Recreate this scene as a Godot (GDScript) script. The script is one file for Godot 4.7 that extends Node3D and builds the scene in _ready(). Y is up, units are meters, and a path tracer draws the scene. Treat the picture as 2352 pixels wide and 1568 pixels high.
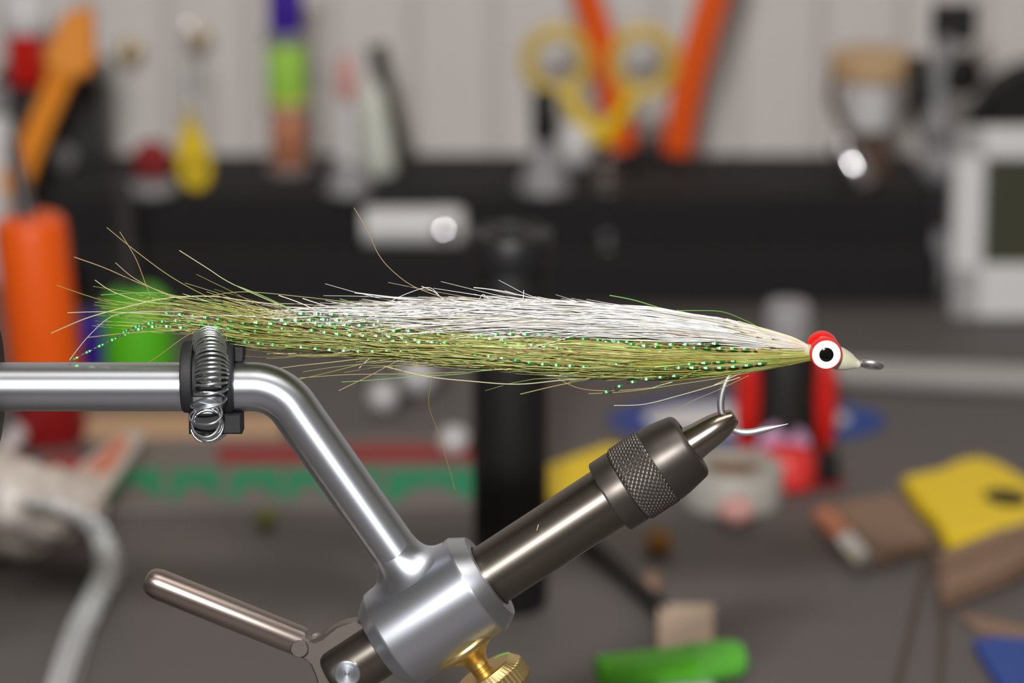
extends Node3D

const FP := 6960.0          # focal length in pixels of the 2352 x 1568 frame
const PITCH := 18.0
const FOCUS := 0.435
const DESK := 0.75
const U := 0.0000625        # one pixel at the focus distance, in metres
var cam_o := Vector3.ZERO
var cam_b := Basis.IDENTITY
var VF := Transform3D.IDENTITY   # the frame of the vise: x along the rotary shaft, z towards the tier
var mats := {}
var rng := RandomNumberGenerator.new()


class MB:
	var v := PackedVector3Array()
	var n := PackedVector3Array()
	var c := PackedColorArray()
	var uv := PackedVector2Array()
	var idx := PackedInt32Array()
	var col := Color(1, 1, 1)

	func add(p: Vector3, nn: Vector3, t := Vector2.ZERO) -> int:
		v.append(p)
		n.append(nn)
		c.append(col)
		uv.append(t)
		return v.size() - 1

	func tri(a: int, b: int, d: int) -> void:
		if (v[d] - v[a]).cross(v[b] - v[a]).dot(n[a] + n[b] + n[d]) < 0.0:
			idx.append_array([a, d, b])
		else:
			idx.append_array([a, b, d])

	func quad(a: int, b: int, d: int, e: int) -> void:
		tri(a, b, d)
		tri(a, d, e)

	func flat(a: Vector3, b: Vector3, d: Vector3, out: Vector3) -> void:
		var nn := (b - a).cross(d - a).normalized()
		if nn.dot(out) < 0.0:
			nn = -nn
		tri(add(a, nn), add(b, nn), add(d, nn))

	# profile of (radius, height), from the bottom of the axis to its top; sharp where it bends by more than 38 degrees
	func lathe(prof: Array, xf: Transform3D, segs := 48, squash := 1.0) -> void:
		var m := prof.size() - 1
		var sn := []
		for i in m:
			var d: Vector2 = prof[i + 1] - prof[i]
			sn.append(Vector2(d.y, -d.x).normalized())
		for i in m:
			var na: Vector2 = sn[i]
			var nb: Vector2 = sn[i]
			if i > 0 and na.dot(sn[i - 1]) > 0.79:
				na = (na + sn[i - 1]).normalized()
			if i < m - 1 and nb.dot(sn[i + 1]) > 0.79:
				nb = (nb + sn[i + 1]).normalized()
			var first := v.size()
			var p: Vector2 = prof[i]
			var q: Vector2 = prof[i + 1]
			for k in segs + 1:
				var a := TAU * k / segs
				var ca := cos(a)
				var sa := sin(a)
				add(xf * Vector3(p.x * ca, p.y, p.x * sa * squash), (xf.basis * Vector3(na.x * ca * squash, na.y, na.x * sa)).normalized(), Vector2(float(k) / segs, float(i) / m))
				add(xf * Vector3(q.x * ca, q.y, q.x * sa * squash), (xf.basis * Vector3(nb.x * ca * squash, nb.y, nb.x * sa)).normalized(), Vector2(float(k) / segs, float(i + 1) / m))
			for k in segs:
				var b := first + k * 2
				quad(b, b + 1, b + 3, b + 2)

	func tube(pts: PackedVector3Array, rad: Variant, sides := 8, caps := true, closed := false) -> void:
		var count := pts.size()
		var t0 := (pts[1] - pts[0]).normalized()
		var up := t0.cross(Vector3(0.31, 0.83, 0.46)).normalized()
		var first := v.size()
		for i in count:
			var tan: Vector3
			if closed:
				tan = (pts[(i + 1) % count] - pts[(i + count - 1) % count]).normalized()
			else:
				tan = (pts[mini(i + 1, count - 1)] - pts[maxi(i - 1, 0)]).normalized()
			up = (up - tan * up.dot(tan)).normalized()
			var side := tan.cross(up)
			var r: float = rad if rad is float else rad[i]
			for k in sides:
				var a := TAU * k / sides
				var d := up * cos(a) + side * sin(a)
				add(pts[i] + d * r, d, Vector2(float(k) / sides, float(i) / count))
		var rows := count if closed else count - 1
		for i in rows:
			var r0 := first + i * sides
			var r1 := first + ((i + 1) % count) * sides
			for k in sides:
				var k2 := (k + 1) % sides
				quad(r0 + k, r0 + k2, r1 + k2, r1 + k)
		if caps and not closed:
			for e in [0, count - 1]:
				var out: Vector3 = (pts[0] - pts[1]).normalized() if e == 0 else (pts[count - 1] - pts[count - 2]).normalized()
				var base: int = v.size()
				for k in sides:
					add(v[first + e * sides + k], out)
				for k in range(1, sides - 1):
					tri(base, base + k, base + k + 1)

	# outline in x and y, thickness along z from -depth / 2 to depth / 2, edges chamfered
	func extrude(poly: PackedVector2Array, depth: float, bevel: float, xf: Transform3D) -> void:
		var p := poly
		if Geometry2D.is_polygon_clockwise(p):
			p.reverse()
		var m := p.size()
		var inner := PackedVector2Array()
		var en := []
		for i in m:
			var d := (p[(i + 1) % m] - p[i]).normalized()
			en.append(Vector2(d.y, -d.x))
		for i in m:
			var b: Vector2 = en[i] + en[(i + m - 1) % m]
			b = b / maxf(b.length_squared() * 0.5, 0.4)
			inner.append(p[i] - b * bevel)
		var h := depth / 2.0
		var nb := xf.basis
		for i in m:
			var j := (i + 1) % m
			var n0: Vector2 = en[i]
			var n1: Vector2 = en[i]
			if n0.dot(en[(i + m - 1) % m]) > 0.75:
				n0 = (n0 + en[(i + m - 1) % m]).normalized()
			if n1.dot(en[j]) > 0.75:
				n1 = (n1 + en[j]).normalized()
			var ring := [[inner[i], inner[j], -h, -1.0], [p[i], p[j], -h + bevel, 0.0], [p[i], p[j], h - bevel, 0.0], [inner[i], inner[j], h, 1.0]]
			for s in 3:
				var za: float = [-0.7, 0.0, 0.7][s]
				var A: Array = ring[s]
				var B: Array = ring[s + 1]
				var m0 := (nb * Vector3(n0.x, n0.y, za)).normalized()
				var m1 := (nb * Vector3(n1.x, n1.y, za)).normalized()
				var a := add(xf * Vector3(A[0].x, A[0].y, A[2]), m0)
				var b := add(xf * Vector3(A[1].x, A[1].y, A[2]), m1)
				var d := add(xf * Vector3(B[1].x, B[1].y, B[2]), m1)
				var e := add(xf * Vector3(B[0].x, B[0].y, B[2]), m0)
				quad(a, b, d, e)
		var t := Geometry2D.triangulate_polygon(inner)
		for s in [-1.0, 1.0]:
			var base := v.size()
			var nn := (nb * Vector3(0, 0, s)).normalized()
			for q in inner:
				add(xf * Vector3(q.x, q.y, h * s), nn, q)
			for k in range(0, t.size(), 3):
				tri(base + t[k], base + t[k + 1], base + t[k + 2])

	func ball(at: Vector3, r: Vector3, segs := 24, rings := 14, turn := Basis.IDENTITY) -> void:
		var first := v.size()
		for i in rings + 1:
			var la := PI * i / rings - PI / 2
			for k in segs + 1:
				var a := TAU * k / segs
				var d := Vector3(cos(la) * cos(a), sin(la), cos(la) * sin(a))
				add(at + turn * (d * r), (turn * (d / r)).normalized(), Vector2(float(k) / segs, float(i) / rings))
		for i in rings:
			for k in segs:
				var b := first + i * (segs + 1) + k
				quad(b, b + 1, b + segs + 2, b + segs + 1)

	func mesh(m: Material) -> ArrayMesh:
		var arr := []
		arr.resize(Mesh.ARRAY_MAX)
		arr[Mesh.ARRAY_VERTEX] = v
		arr[Mesh.ARRAY_NORMAL] = n
		arr[Mesh.ARRAY_COLOR] = c
		arr[Mesh.ARRAY_TEX_UV] = uv
		arr[Mesh.ARRAY_INDEX] = idx
		var am := ArrayMesh.new()
		am.add_surface_from_arrays(Mesh.PRIMITIVE_TRIANGLES, arr)
		am.surface_set_material(0, m)
		return am


# ---------------------------------------------------------------- helpers
func noise_tex(freq: float, seed_value: int, kind := FastNoiseLite.TYPE_SIMPLEX, octaves := 3, size := 512) -> NoiseTexture2D:
	var f := FastNoiseLite.new()
	f.noise_type = kind
	f.frequency = freq
	f.seed = seed_value
	f.fractal_octaves = octaves
	var t := NoiseTexture2D.new()
	t.width = size
	t.height = size
	t.seamless = true
	t.noise = f
	return t


func mat(key: String, color: Color, rough := 0.5, metal := 0.0) -> StandardMaterial3D:
	if mats.has(key):
		return mats[key]
	var m := StandardMaterial3D.new()
	m.resource_name = key
	m.albedo_color = color
	m.roughness = rough
	m.metallic = metal
	m.metallic_specular = 0.5
	mats[key] = m
	return m


func s8(r: int, g: int, b: int) -> Color:
	return Color(r / 255.0, g / 255.0, b / 255.0)


func grain(m: StandardMaterial3D, t: Texture2D, per_metre: float, relief_mm: float) -> StandardMaterial3D:
	m.uv1_triplanar = true
	m.uv1_scale = Vector3.ONE * per_metre
	m.heightmap_enabled = true
	m.heightmap_texture = t
	m.heightmap_scale = relief_mm * 0.1
	return m


func build(called: String, mb: MB, m: Material, parent: Node3D, label := "") -> MeshInstance3D:
	var o := MeshInstance3D.new()
	o.name = called
	o.mesh = mb.mesh(m)
	o.cast_shadow = GeometryInstance3D.SHADOW_CASTING_SETTING_ON
	parent.add_child(o, true)
	if label:
		o.set_meta("label", label)
	return o


func thing(called: String, label: String, category: String, xf: Transform3D, group := "") -> Node3D:
	var o := Node3D.new()
	o.name = called
	add_child(o, true)
	o.transform = xf
	o.set_meta("label", label)
	o.set_meta("category", category)
	if group:
		o.set_meta("group", group)
	return o


func struct(called: String, mb: MB, m: Material) -> MeshInstance3D:
	var o := build(called, mb, m, self)
	o.set_meta("kind", "structure")
	return o


func at(p: Vector3) -> Transform3D:
	return Transform3D(Basis.IDENTITY, p)


# y axis along dir
func axis(o: Vector3, dir: Vector3, hint := Vector3(0, 0, 1)) -> Transform3D:
	var y := dir.normalized()
	var z := (hint - y * hint.dot(y)).normalized()
	return Transform3D(Basis(y.cross(z), y, z), o)


func ray(px: float, py: float) -> Vector3:
	return cam_b * Vector3((px - 1176.0) / FP, -(py - 784.0) / FP, -1.0)


# where the sight line of a photographed spot meets the level plane at that height above the desk
func on_desk(px: float, py: float, h := 0.0) -> Vector3:
	var d := ray(px, py)
	return cam_o + d * ((DESK + h - cam_o.y) / d.y)


func depth_of(p: Vector3) -> float:
	return (cam_b.inverse() * (cam_o - p)).z


func spot(px: float, py: float, depth: float) -> Vector3:
	return cam_o + ray(px, py) * depth


# the same for the frame of the vise: local place at distance z (in pixels) in front of its middle plane
func L(px: float, py: float, z := 0.0) -> Vector3:
	var inv := VF.affine_inverse()
	var o := inv * cam_o
	var d := inv.basis * ray(px, py)
	return o + d * ((z * U - o.z) / d.z)


func LL(list: Array, z := 0.0) -> PackedVector3Array:
	var out := PackedVector3Array()
	for p in list:
		out.append(L(p[0], p[1], p[2] if p.size() > 2 else z))
	return out


func smooth(pts: PackedVector3Array, per := 6) -> PackedVector3Array:
	var out := PackedVector3Array()
	var m := pts.size()
	for i in m - 1:
		for k in per:
			out.append(pts[i].cubic_interpolate(pts[i + 1], pts[maxi(i - 1, 0)], pts[mini(i + 2, m - 1)], float(k) / per))
	out.append(pts[m - 1])
	return out


func rrect(w: float, h: float, r: float, k := 5) -> PackedVector2Array:
	var out := PackedVector2Array()
	for q in 4:
		var cx := (w / 2 - r) * (1 if q == 0 or q == 3 else -1)
		var cy := (h / 2 - r) * (1 if q < 2 else -1)
		for i in k + 1:
			var a := PI / 2 * (q + float(i) / k)
			out.append(Vector2(cx + cos(a) * r, cy + sin(a) * r))
	return out


func ring2(r: float, k := 32) -> PackedVector2Array:
	var out := PackedVector2Array()
	for i in k:
		out.append(Vector2(cos(TAU * i / k), sin(TAU * i / k)) * r)
	return out


func V2(list: Array, k := 1.0) -> Array:
	var out := []
	for p in list:
		out.append(Vector2(p[0], p[1]) * k)
	return out


func slab(called: String, lo: Vector3, hi: Vector3, m: Material, bevel := 0.001) -> MeshInstance3D:
	var mb := MB.new()
	var s := hi - lo
	mb.extrude(PackedVector2Array([Vector2(-s.x / 2, -s.y / 2), Vector2(s.x / 2, -s.y / 2), Vector2(s.x / 2, s.y / 2), Vector2(-s.x / 2, s.y / 2)]), s.z, bevel, at((lo + hi) / 2))
	return struct(called, mb, m)


func _ready() -> void:
	rng.seed = 20240611
	# ---- camera
	cam_o = Vector3(0, DESK + 0.25, FOCUS * cos(deg_to_rad(PITCH)))
	cam_b = Basis(Vector3.RIGHT, -deg_to_rad(PITCH))
	var cam := Camera3D.new()
	cam.name = "camera"
	add_child(cam)
	cam.transform = Transform3D(cam_b, cam_o)
	var lens := CameraAttributesPhysical.new()
	lens.frustum_focal_length = 12.0 / (784.0 / FP)
	lens.frustum_focus_distance = FOCUS
	lens.frustum_near = 0.02
	lens.frustum_far = 50.0
	lens.exposure_aperture = 13.4
	lens.exposure_shutter_speed = 100.0
	cam.attributes = lens
	cam.fov = rad_to_deg(2.0 * atan(784.0 / FP))
	cam.current = true
	# ---- sky, exposure
	var env := Environment.new()
	env.background_mode = Environment.BG_COLOR
	env.background_color = Color(0.25, 0.27, 0.3)
	env.tonemap_mode = Environment.TONE_MAPPER_LINEAR
	env.tonemap_exposure = 1.1
	env.sdfgi_enabled = true
	env.ssao_enabled = true
	env.ssil_enabled = true
	var we := WorldEnvironment.new()
	we.name = "surroundings"
	we.environment = env
	add_child(we)
	# ---- the flash above the lens, and the fill light of the added ceiling panel
	VF = Transform3D(Basis(Vector3.RIGHT, -deg_to_rad(8.0)), cam_o + ray(1176, 784) * FOCUS)
	var flash := AreaLight3D.new()
	flash.name = "camera_flash"
	flash.area_size = Vector2(0.038, 0.015)
	flash.light_energy = 0.29
	flash.light_color = Color(1.0, 0.99, 0.985)
	flash.shadow_enabled = true
	flash.area_range = 6.0
	add_child(flash)
	flash.look_at_from_position(cam_o + cam_b * Vector3(-0.03, 0.088, 0.02), VF.origin + Vector3(0, 0.02, -0.1))
	var glow := AreaLight3D.new()
	glow.name = "added_panel_light"
	glow.area_size = Vector2(1.15, 0.55)
	glow.light_energy = 0.46
	glow.light_color = Color(1.0, 0.975, 0.945)
	glow.shadow_enabled = true
	glow.area_range = 8.0
	add_child(glow)
	glow.look_at_from_position(Vector3(0.25, 2.36, 0.35), Vector3(0.25, 0, 0.35), Vector3(0, 0, -1))
	make_materials()
	room()
	vise()
	material_clip()
	fly()
	caddy_and_tools()
	desk_things()


func make_materials() -> void:
	var fine := noise_tex(0.06, 3)
	var soft := noise_tex(0.02, 9, FastNoiseLite.TYPE_SIMPLEX, 4)
	grain(mat("satin aluminium", s8(198, 203, 212), 0.38, 1.0), fine, 420.0, 0.0022)
	grain(mat("gunmetal", s8(122, 116, 108), 0.36, 1.0), fine, 160.0, 0.0007)
	grain(mat("black oxide", s8(102, 97, 92), 0.46, 0.9), fine, 300.0, 0.002)
	grain(mat("steel lever", s8(170, 158, 150), 0.35, 1.0), fine, 260.0, 0.001)
	for an in [["satin aluminium", -0.55], ["gunmetal", -0.55], ["black oxide", -0.6], ["steel lever", -0.5]]:
		mats[an[0]].anisotropy_enabled = true
		mats[an[0]].anisotropy = an[1]
	mat("jaw steel", s8(165, 156, 146), 0.2, 1.0)
	mat("plate steel", s8(142, 134, 128), 0.42, 1.0)
	mat("brass", s8(226, 202, 142), 0.34, 1.0)
	mat("spring wire", s8(214, 220, 222), 0.28, 1.0)
	mat("hook wire", s8(205, 205, 208), 0.42, 1.0)
	grain(mat("black rubber", s8(26, 26, 29), 0.55), fine, 300.0, 0.03)
	mat("black plastic", s8(30, 30, 32), 0.45)
	mat("dull black", s8(17, 17, 18), 0.6)
	grain(mat("caddy foam", s8(27, 26, 28), 0.85), fine, 60.0, 0.1)
	mat("chrome", s8(225, 225, 228), 0.12, 1.0)
	mat("grey metal", s8(150, 150, 154), 0.35, 1.0)
	mat("red paint", s8(222, 22, 14), 0.18)
	mat("white paint", s8(238, 238, 236), 0.18)
	mat("black paint", s8(8, 8, 9), 0.12)
	mat("head thread", s8(188, 187, 164), 0.2)
	var d := mat("desk mat", s8(97, 92, 90), 0.6)
	grain(d, soft, 18.0, 0.12)
	var wall := mat("wall paint", s8(242, 238, 235), 0.7)
	grain(wall, soft, 9.0, 0.05)
	mat("ceiling paint", s8(225, 222, 216), 0.9)
	mat("floor board", s8(104, 97, 92), 0.6)
	var w := mat("white plastic", s8(230, 230, 231), 0.35)
	w.metallic_specular = 0.4
	mat("pale grey plastic", s8(150, 149, 152), 0.4)
	mat("dark grey", s8(52, 49, 51), 0.5)
	mat("orange plastic", s8(252, 98, 14), 0.4)
	mat("amber plastic", s8(232, 142, 0), 0.55)
	mat("yellow plastic", s8(248, 214, 24), 0.45)
	mat("clear amber", s8(226, 196, 92), 0.3)
	mat("red plastic", s8(214, 30, 22), 0.35)
	mat("dark red", s8(140, 14, 18), 0.4)
	mat("lime thread", s8(172, 226, 84), 0.6)
	mat("violet thread", s8(62, 24, 160), 0.6)
	mat("copper wire", s8(214, 142, 108), 0.45, 0.45)
	mat("green plastic", s8(92, 196, 30), 0.4)
	mat("blue plastic", s8(18, 66, 150), 0.4)
	mat("tan wood", s8(206, 172, 130), 0.6)
	mat("brown wood", s8(140, 112, 92), 0.6)
	mat("dark wood", s8(88, 66, 52), 0.6)
	mat("screen", s8(66, 68, 52), 0.3)
	for k in ["white hair", "olive hair"]:
		var h := mat(k, Color(1, 1, 1), 0.34)
		h.vertex_color_use_as_albedo = true
		h.backlight_enabled = true
		h.backlight = Color(0.6, 0.6, 0.6)
		h.metallic_specular = 0.55
	var t := mat("iridescent film", Color(1, 1, 1), 0.3, 1.0)
	t.vertex_color_use_as_albedo = true


func room() -> void:
	var wz := -0.545
	slab("floor", Vector3(-1.9, -0.1, wz - 0.12), Vector3(1.9, 0, 2.6), mats["floor board"])
	slab("ceiling", Vector3(-1.9, 2.42, wz - 0.12), Vector3(1.9, 2.54, 2.6), mats["ceiling paint"])
	slab("wall_left", Vector3(-2.0, 0, wz - 0.12), Vector3(-1.9, 2.42, 2.6), mats["wall paint"])
	slab("wall_right", Vector3(1.9, 0, wz - 0.12), Vector3(2.0, 2.42, 2.6), mats["wall paint"])
	slab("wall_front", Vector3(-1.9, 0, 2.5), Vector3(1.9, 2.42, 2.6), mats["wall paint"])
	var back := slab("wall_back", Vector3(-1.9, 0, wz - 0.12), Vector3(1.9, 2.42, wz - 0.004), mats["wall paint"])
	var bw := 0.0264
	var first: MB
	var shared: ArrayMesh
	for i in 26:
		var x := (i - 12.5) * bw - 0.006
		if shared == null:
			first = MB.new()
			var p := PackedVector2Array([Vector2(-bw / 2 + 0.0002, 0), Vector2(-bw / 2 + 0.0002, 0.0012), Vector2(-bw / 2 + 0.0016, 0.0034), Vector2(-bw / 2 + 0.004, 0.004), Vector2(bw / 2 - 0.004, 0.004), Vector2(bw / 2 - 0.0016, 0.0034), Vector2(bw / 2 - 0.0002, 0.0012), Vector2(bw / 2 - 0.0002, 0)])
			first.extrude(p, 0.6, 0.0003, Transform3D(Basis(Vector3(1, 0, 0), Vector3(0, 0, 1), Vector3(0, -1, 0)), Vector3.ZERO))
			shared = first.mesh(mats["wall paint"])
		var o := MeshInstance3D.new()
		o.name = "plank"
		o.mesh = shared
		o.position = Vector3(x, DESK + 0.3, wz - 0.004)
		back.add_child(o, true)
	var lamp := thing("added_ceiling_light", "added flat white ceiling panel, unseen, filling the room with light", "ceiling light", at(Vector3(0.25, 2.42, 0.35)))  # unseen lamp, added for ambient light on wall and desk
	var mb := MB.new()
	var fx := Transform3D(Basis(Vector3(1, 0, 0), Vector3(0, 0, 1), Vector3(0, -1, 0)), Vector3(0, -0.02, 0))
	mb.extrude(rrect(1.24, 0.64, 0.02), 0.04, 0.004, fx)
	build("frame", mb, mats["white plastic"], lamp)
	mb = MB.new()
	mb.extrude(rrect(1.15, 0.55, 0.01), 0.008, 0.001, Transform3D(fx.basis, Vector3(0, -0.043, 0)))
	var e := mat("light diffuser", s8(240, 238, 232), 0.5)
	e.emission_enabled = true
	e.emission = Color(1.0, 0.955, 0.9)
	e.emission_energy_multiplier = 1.0
	build("diffuser", mb, e, lamp)
	# the desk
	var desk := thing("desk", "wide dark grey work desk under the fly tying vise", "desk", at(Vector3(0, 0, -0.1)))
	mb = MB.new()
	mb.extrude(rrect(1.5, 0.88, 0.01), 0.03, 0.002, Transform3D(fx.basis, Vector3(0, DESK - 0.015, 0.0)))
	build("desk_top", mb, mats["desk mat"], desk)
	for sx in [-0.68, 0.68]:
		for sz in [-0.38, 0.38]:
			mb = MB.new()
			mb.extrude(rrect(0.05, 0.05, 0.006), DESK - 0.03, 0.002, Transform3D(fx.basis, Vector3(sx, (DESK - 0.03) / 2, sz)))
			build("leg", mb, mats["dark wood"], desk)


# ---------------------------------------------------------------- the vise
var A0 := Vector3.ZERO
var AD := Vector3.ZERO
var AN := Vector3.ZERO


func on_axis(t: float, s := 0.0, z := 0.0) -> Vector3:
	return A0 + AD * (t * U) + AN * (s * U) + Vector3(0, 0, z * U)


func vise() -> void:
	A0 = L(1124, 1322)
	AD = (L(1684, 957) - A0).normalized()
	AN = Vector3(AD.y, -AD.x, 0)
	var root := thing("fly_tying_vise", "polished rotary fly tying vise with bent silver arm and dark knurled jaw", "vise", VF)
	var ax := axis(A0, AD)
	var mb: MB
	# bent arm, flaring into the barrel
	var ra := 56.5
	var start := L(-560, 888)
	var corner := L(640, 888)
	var far := L(884, 1233)
	var da := (far - corner).normalized()
	var dx := (corner - start).normalized()
	var half := dx.angle_to(da) / 2
	var r := 118.0 * U
	var tl := r * tan(half)
	var pts := PackedVector3Array([start, L(200, 888), corner - dx * (tl + 2 * U)])
	var cen := corner - dx * tl + Vector3(0, -r, 0)
	for i in 25:
		var a := half * 2 * i / 24.0
		pts.append(cen + Vector3(sin(a), cos(a), 0) * r)
	# the arm goes on until the fillet starts
	var e1 := Vector3(da.y, -da.x, 0)          # in plane, across the arm
	var q := A0 - corner
	var hit := corner + da * ((q.dot(AN)) / da.dot(AN))    # where the arm's axis meets the barrel's
	var rb := 125.0
	var fil := 54.0
	mb = MB.new()
	var rows := []
	var sides := 64
	for i in 9:
		rows.append(PackedVector3Array())
	for k in sides + 1:
		var f := TAU * k / sides
		var cx := cos(f)
		var cz := sin(f)
		var off := e1 * (ra * cx * U) + Vector3(0, 0, ra * cz * U)
		var zi := ra * cz
		var si := -sqrt(rb * rb - zi * zi)
		var base := hit + off
		base += da * ((si * U - (base - A0).dot(AN)) / da.dot(AN))
		var p0 := base - da * (fil * 1.05 * U)
		var zo := (ra + fil) * cz
		var so := -sqrt(rb * rb - zo * zo)
		var p2 := hit + e1 * ((ra + fil * (0.95 if cx < 0 else 1.0)) * cx * U) + Vector3(0, 0, zo * U)
		p2 += AN * (so * U - (p2 - A0).dot(AN)) * 1.0
		for i in 9:
			var t := i / 8.0
			rows[i].append(p0.lerp(base, t).lerp(base.lerp(p2, t), t))
	var top := hit + da * ((-rb * U - 0.0 * U) / da.dot(AN)) - da * (fil * 1.6 * U)
	pts.append(top)
	pts.append(top + da * (62 * U))
	mb.tube(pts, ra * U, 64)
	var f0 := mb.v.size()
	for i in 9:
		for k in sides + 1:
			var a: Vector3 = rows[mini(i + 1, 8)][k] - rows[maxi(i - 1, 0)][k]
			var b: Vector3 = rows[i][(k + 1) % sides] - rows[i][(k + sides - 1) % sides]
			var nn := a.cross(b).normalized()
			var radial := (e1 * cos(TAU * k / sides) + Vector3(0, 0, sin(TAU * k / sides))).normalized()
			if nn.dot(radial - da) < 0:
				nn = -nn
			if i == 0:
				nn = radial
			if i == 8:
				var q2: Vector3 = rows[i][k] - A0
				nn = (q2 - AD * q2.dot(AD)).normalized()
			mb.add(rows[i][k], nn)
	for i in 8:
		for k in sides:
			var b := f0 + i * (sides + 1) + k
			mb.quad(b, b + 1, b + sides + 2, b + sides + 1)
	build("arm", mb, mats["satin aluminium"], root, "bent round silver arm")
	# barrel
	mb = MB.new()
	mb.lathe(V2([[70, -303], [97, -303], [99, -301], [120.5, -274], [123, -272], [124.5, -266], [125.5, -42], [126.5, -34], [126, -33], [107, -1], [105, 1], [79, 1], [79, -30]], U), ax, 128)
	build("barrel", mb, mats["satin aluminium"], root, "silver barrel with chamfered rims")
	mb = MB.new()
	mb.lathe(V2([[70, -20], [79, -20], [79, -1], [77, 0], [74, 0]], U), ax, 64)
	build("bushing", mb, mats["dull black"], root)
	# tube of the jaws
	mb = MB.new()
	mb.lathe(V2([[0, -300], [74, -300], [74.5, 330], [74.5, 340]], U), ax, 96)
	build("jaw_tube", mb, mats["gunmetal"], root, "dark polished tube")
	# nut: plain collar, knurl, nose
	var nut := MB.new()
	nut.lathe(V2([[72, 336], [88, 336], [90.5, 339], [91, 341], [91, 383], [90, 386], [86, 388], [86, 392]], U), ax, 96)
	nut.lathe(V2([[88, 470], [93.5, 474], [94, 476], [91.5, 500], [87, 525], [82, 551], [79, 557], [74, 561], [68, 563], [52, 563], [48, 556]], U), ax, 96)
	var nut_o := build("lock_nut", nut, mats["black oxide"], root, "dark oxide nut with a knurled band")
	mb = MB.new()
	var na := 416
	var nt := 46
	var turns := 46.0
	for i in nt + 1:
		var t := i / float(nt)
		for k in na + 1:
			var a := TAU * k / na
			var env := clampf(minf(t, 1.0 - t) * 12.0, 0.0, 1.0)
			var w := t * 86.0 / 13.0
			var g1 := absf(fposmod(a / TAU * turns + w, 1.0) - 0.5) * 2.0
			var g2 := absf(fposmod(a / TAU * turns - w, 1.0) - 0.5) * 2.0
			var cut := maxf(smoothstep(0.62, 1.0, g1), smoothstep(0.62, 1.0, g2))
			var rr := (90.5 + 4.5 * env - 4.6 * cut * env) * U
			mb.add(ax * Vector3(rr * cos(a), (388 + 87 * t) * U, rr * sin(a)), ax.basis * Vector3(cos(a), 0, sin(a)))
	for i in nt:
		for k in na:
			var b := i * (na + 1) + k
			mb.quad(b, b + 1, b + na + 2, b + na + 1)
	for i in nt + 1:
		for k in na + 1:
			var b := i * (na + 1) + k
			var du := mb.v[i * (na + 1) + (k + 1) % na] - mb.v[i * (na + 1) + (k + na - 1) % na]
			var dv := mb.v[mini(i + 1, nt) * (na + 1) + k] - mb.v[maxi(i - 1, 0) * (na + 1) + k]
			var nn := du.cross(dv).normalized()
			mb.n[b] = nn if nn.dot(mb.n[b]) > 0 else -nn
	build("knurl", mb, mats["black oxide"], nut_o, "diamond cross-hatched grip")
	# jaws: two halves with a slit
	var jp := V2([[42, 545], [42, 566], [38.5, 590], [36.5, 612], [34, 632], [30, 650], [24, 667], [18.5, 679], [15, 682], [0, 682.5]], U)
	for s in [-1.0, 1.0]:
		mb = MB.new()
		var ha := 28
		var f1 := 0
		for i in jp.size():
			var p: Vector2 = jp[i]
			var d: Vector2 = jp[mini(i + 1, jp.size() - 1)] - jp[maxi(i - 1, 0)]
			var nn2 := Vector2(d.y, -d.x).normalized()
			for k in ha + 1:
				var a := PI * k / ha
				mb.add(on_axis(0) + AD * p.y + AN * (p.x * cos(a)) + Vector3(0, 0, s * (p.x * sin(a) * 0.97 + 1.6 * U)), (AN * (nn2.x * cos(a)) + Vector3(0, 0, s * nn2.x * sin(a)) + AD * nn2.y).normalized())
		for i in jp.size() - 1:
			for k in ha:
				var b := i * (ha + 1) + k
				mb.quad(b, b + 1, b + ha + 2, b + ha + 1)
			f1 = mb.v.size()
			var fl := []
			for j in [i, i + 1]:
				for cc in [1.0, -1.0]:
					fl.append(mb.add(on_axis(0) + AD * jp[j].y + AN * (jp[j].x * cc) + Vector3(0, 0, s * 1.6 * U), Vector3(0, 0, -s)))
			mb.quad(fl[0], fl[1], fl[3], fl[2])
		build("jaw", mb, mats["jaw steel"], root)
	# rear shaft, cam plate, pin, lever
	mb = MB.new()
	mb.lathe(V2([[0, -446], [40, -446], [54, -443], [63, -436], [68, -424], [69, -410], [69, -290]], U), ax, 72)
	build("rear_shaft", mb, mats["gunmetal"], root)
	mb = MB.new()
	var outline := []
	for p in [[671, 1472], [680, 1461], [698, 1457], [710, 1464], [724, 1468], [740, 1462], [755, 1446], [775, 1433], [797, 1425], [818, 1421], [838, 1428], [860, 1460], [830, 1560], [850, 1610], [790, 1640], [735, 1612], [733, 1570], [726, 1546], [716, 1522], [704, 1509], [690, 1503], [676, 1500], [668, 1487]]:
		var w := L(p[0], p[1])
		outline.append(Vector2(w.x, w.y))
	mb.extrude(PackedVector2Array(outline), 46 * U, 3 * U, at(Vector3.ZERO))
	var boss := L(690, 1480)
	mb.extrude(ring2(21 * U, 28), 76 * U, 2 * U, at(boss))
	build("cam_plate", mb, mats["plate steel"], root, "flat steel cam plate")
	mb = MB.new()
	var pin := L(797, 1548, 75)
	mb.lathe(V2([[0, -30], [31, -30], [31, -2], [28.5, 0], [27, 0], [26.5, -2], [20, -2], [19, -1], [9, -1], [8, -2.5], [0, -2.5]], U), axis(pin, Vector3(0, 0, 1), Vector3(1, 0, 0)), 48)
	build("pin", mb, mats["satin aluminium"], root, "round pin head")
	mb = MB.new()
	var l0 := L(333, 1329)
	var l1 := L(694, 1474)
	var ll := (l1 - l0).length() / U
	mb.lathe(V2([[0, 0], [13, 1], [22, 4], [29, 10], [33.5, 18], [36, 30], [36.5, 42], [36.5, ll - 6], [34, ll], [0, ll]], U), axis(l0, l1 - l0), 64)
	build("lever", mb, mats["steel lever"], root, "round steel lever with a domed tip")
	# brass thumb screw
	var bo := on_axis(-141, 0, 0)
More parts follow.
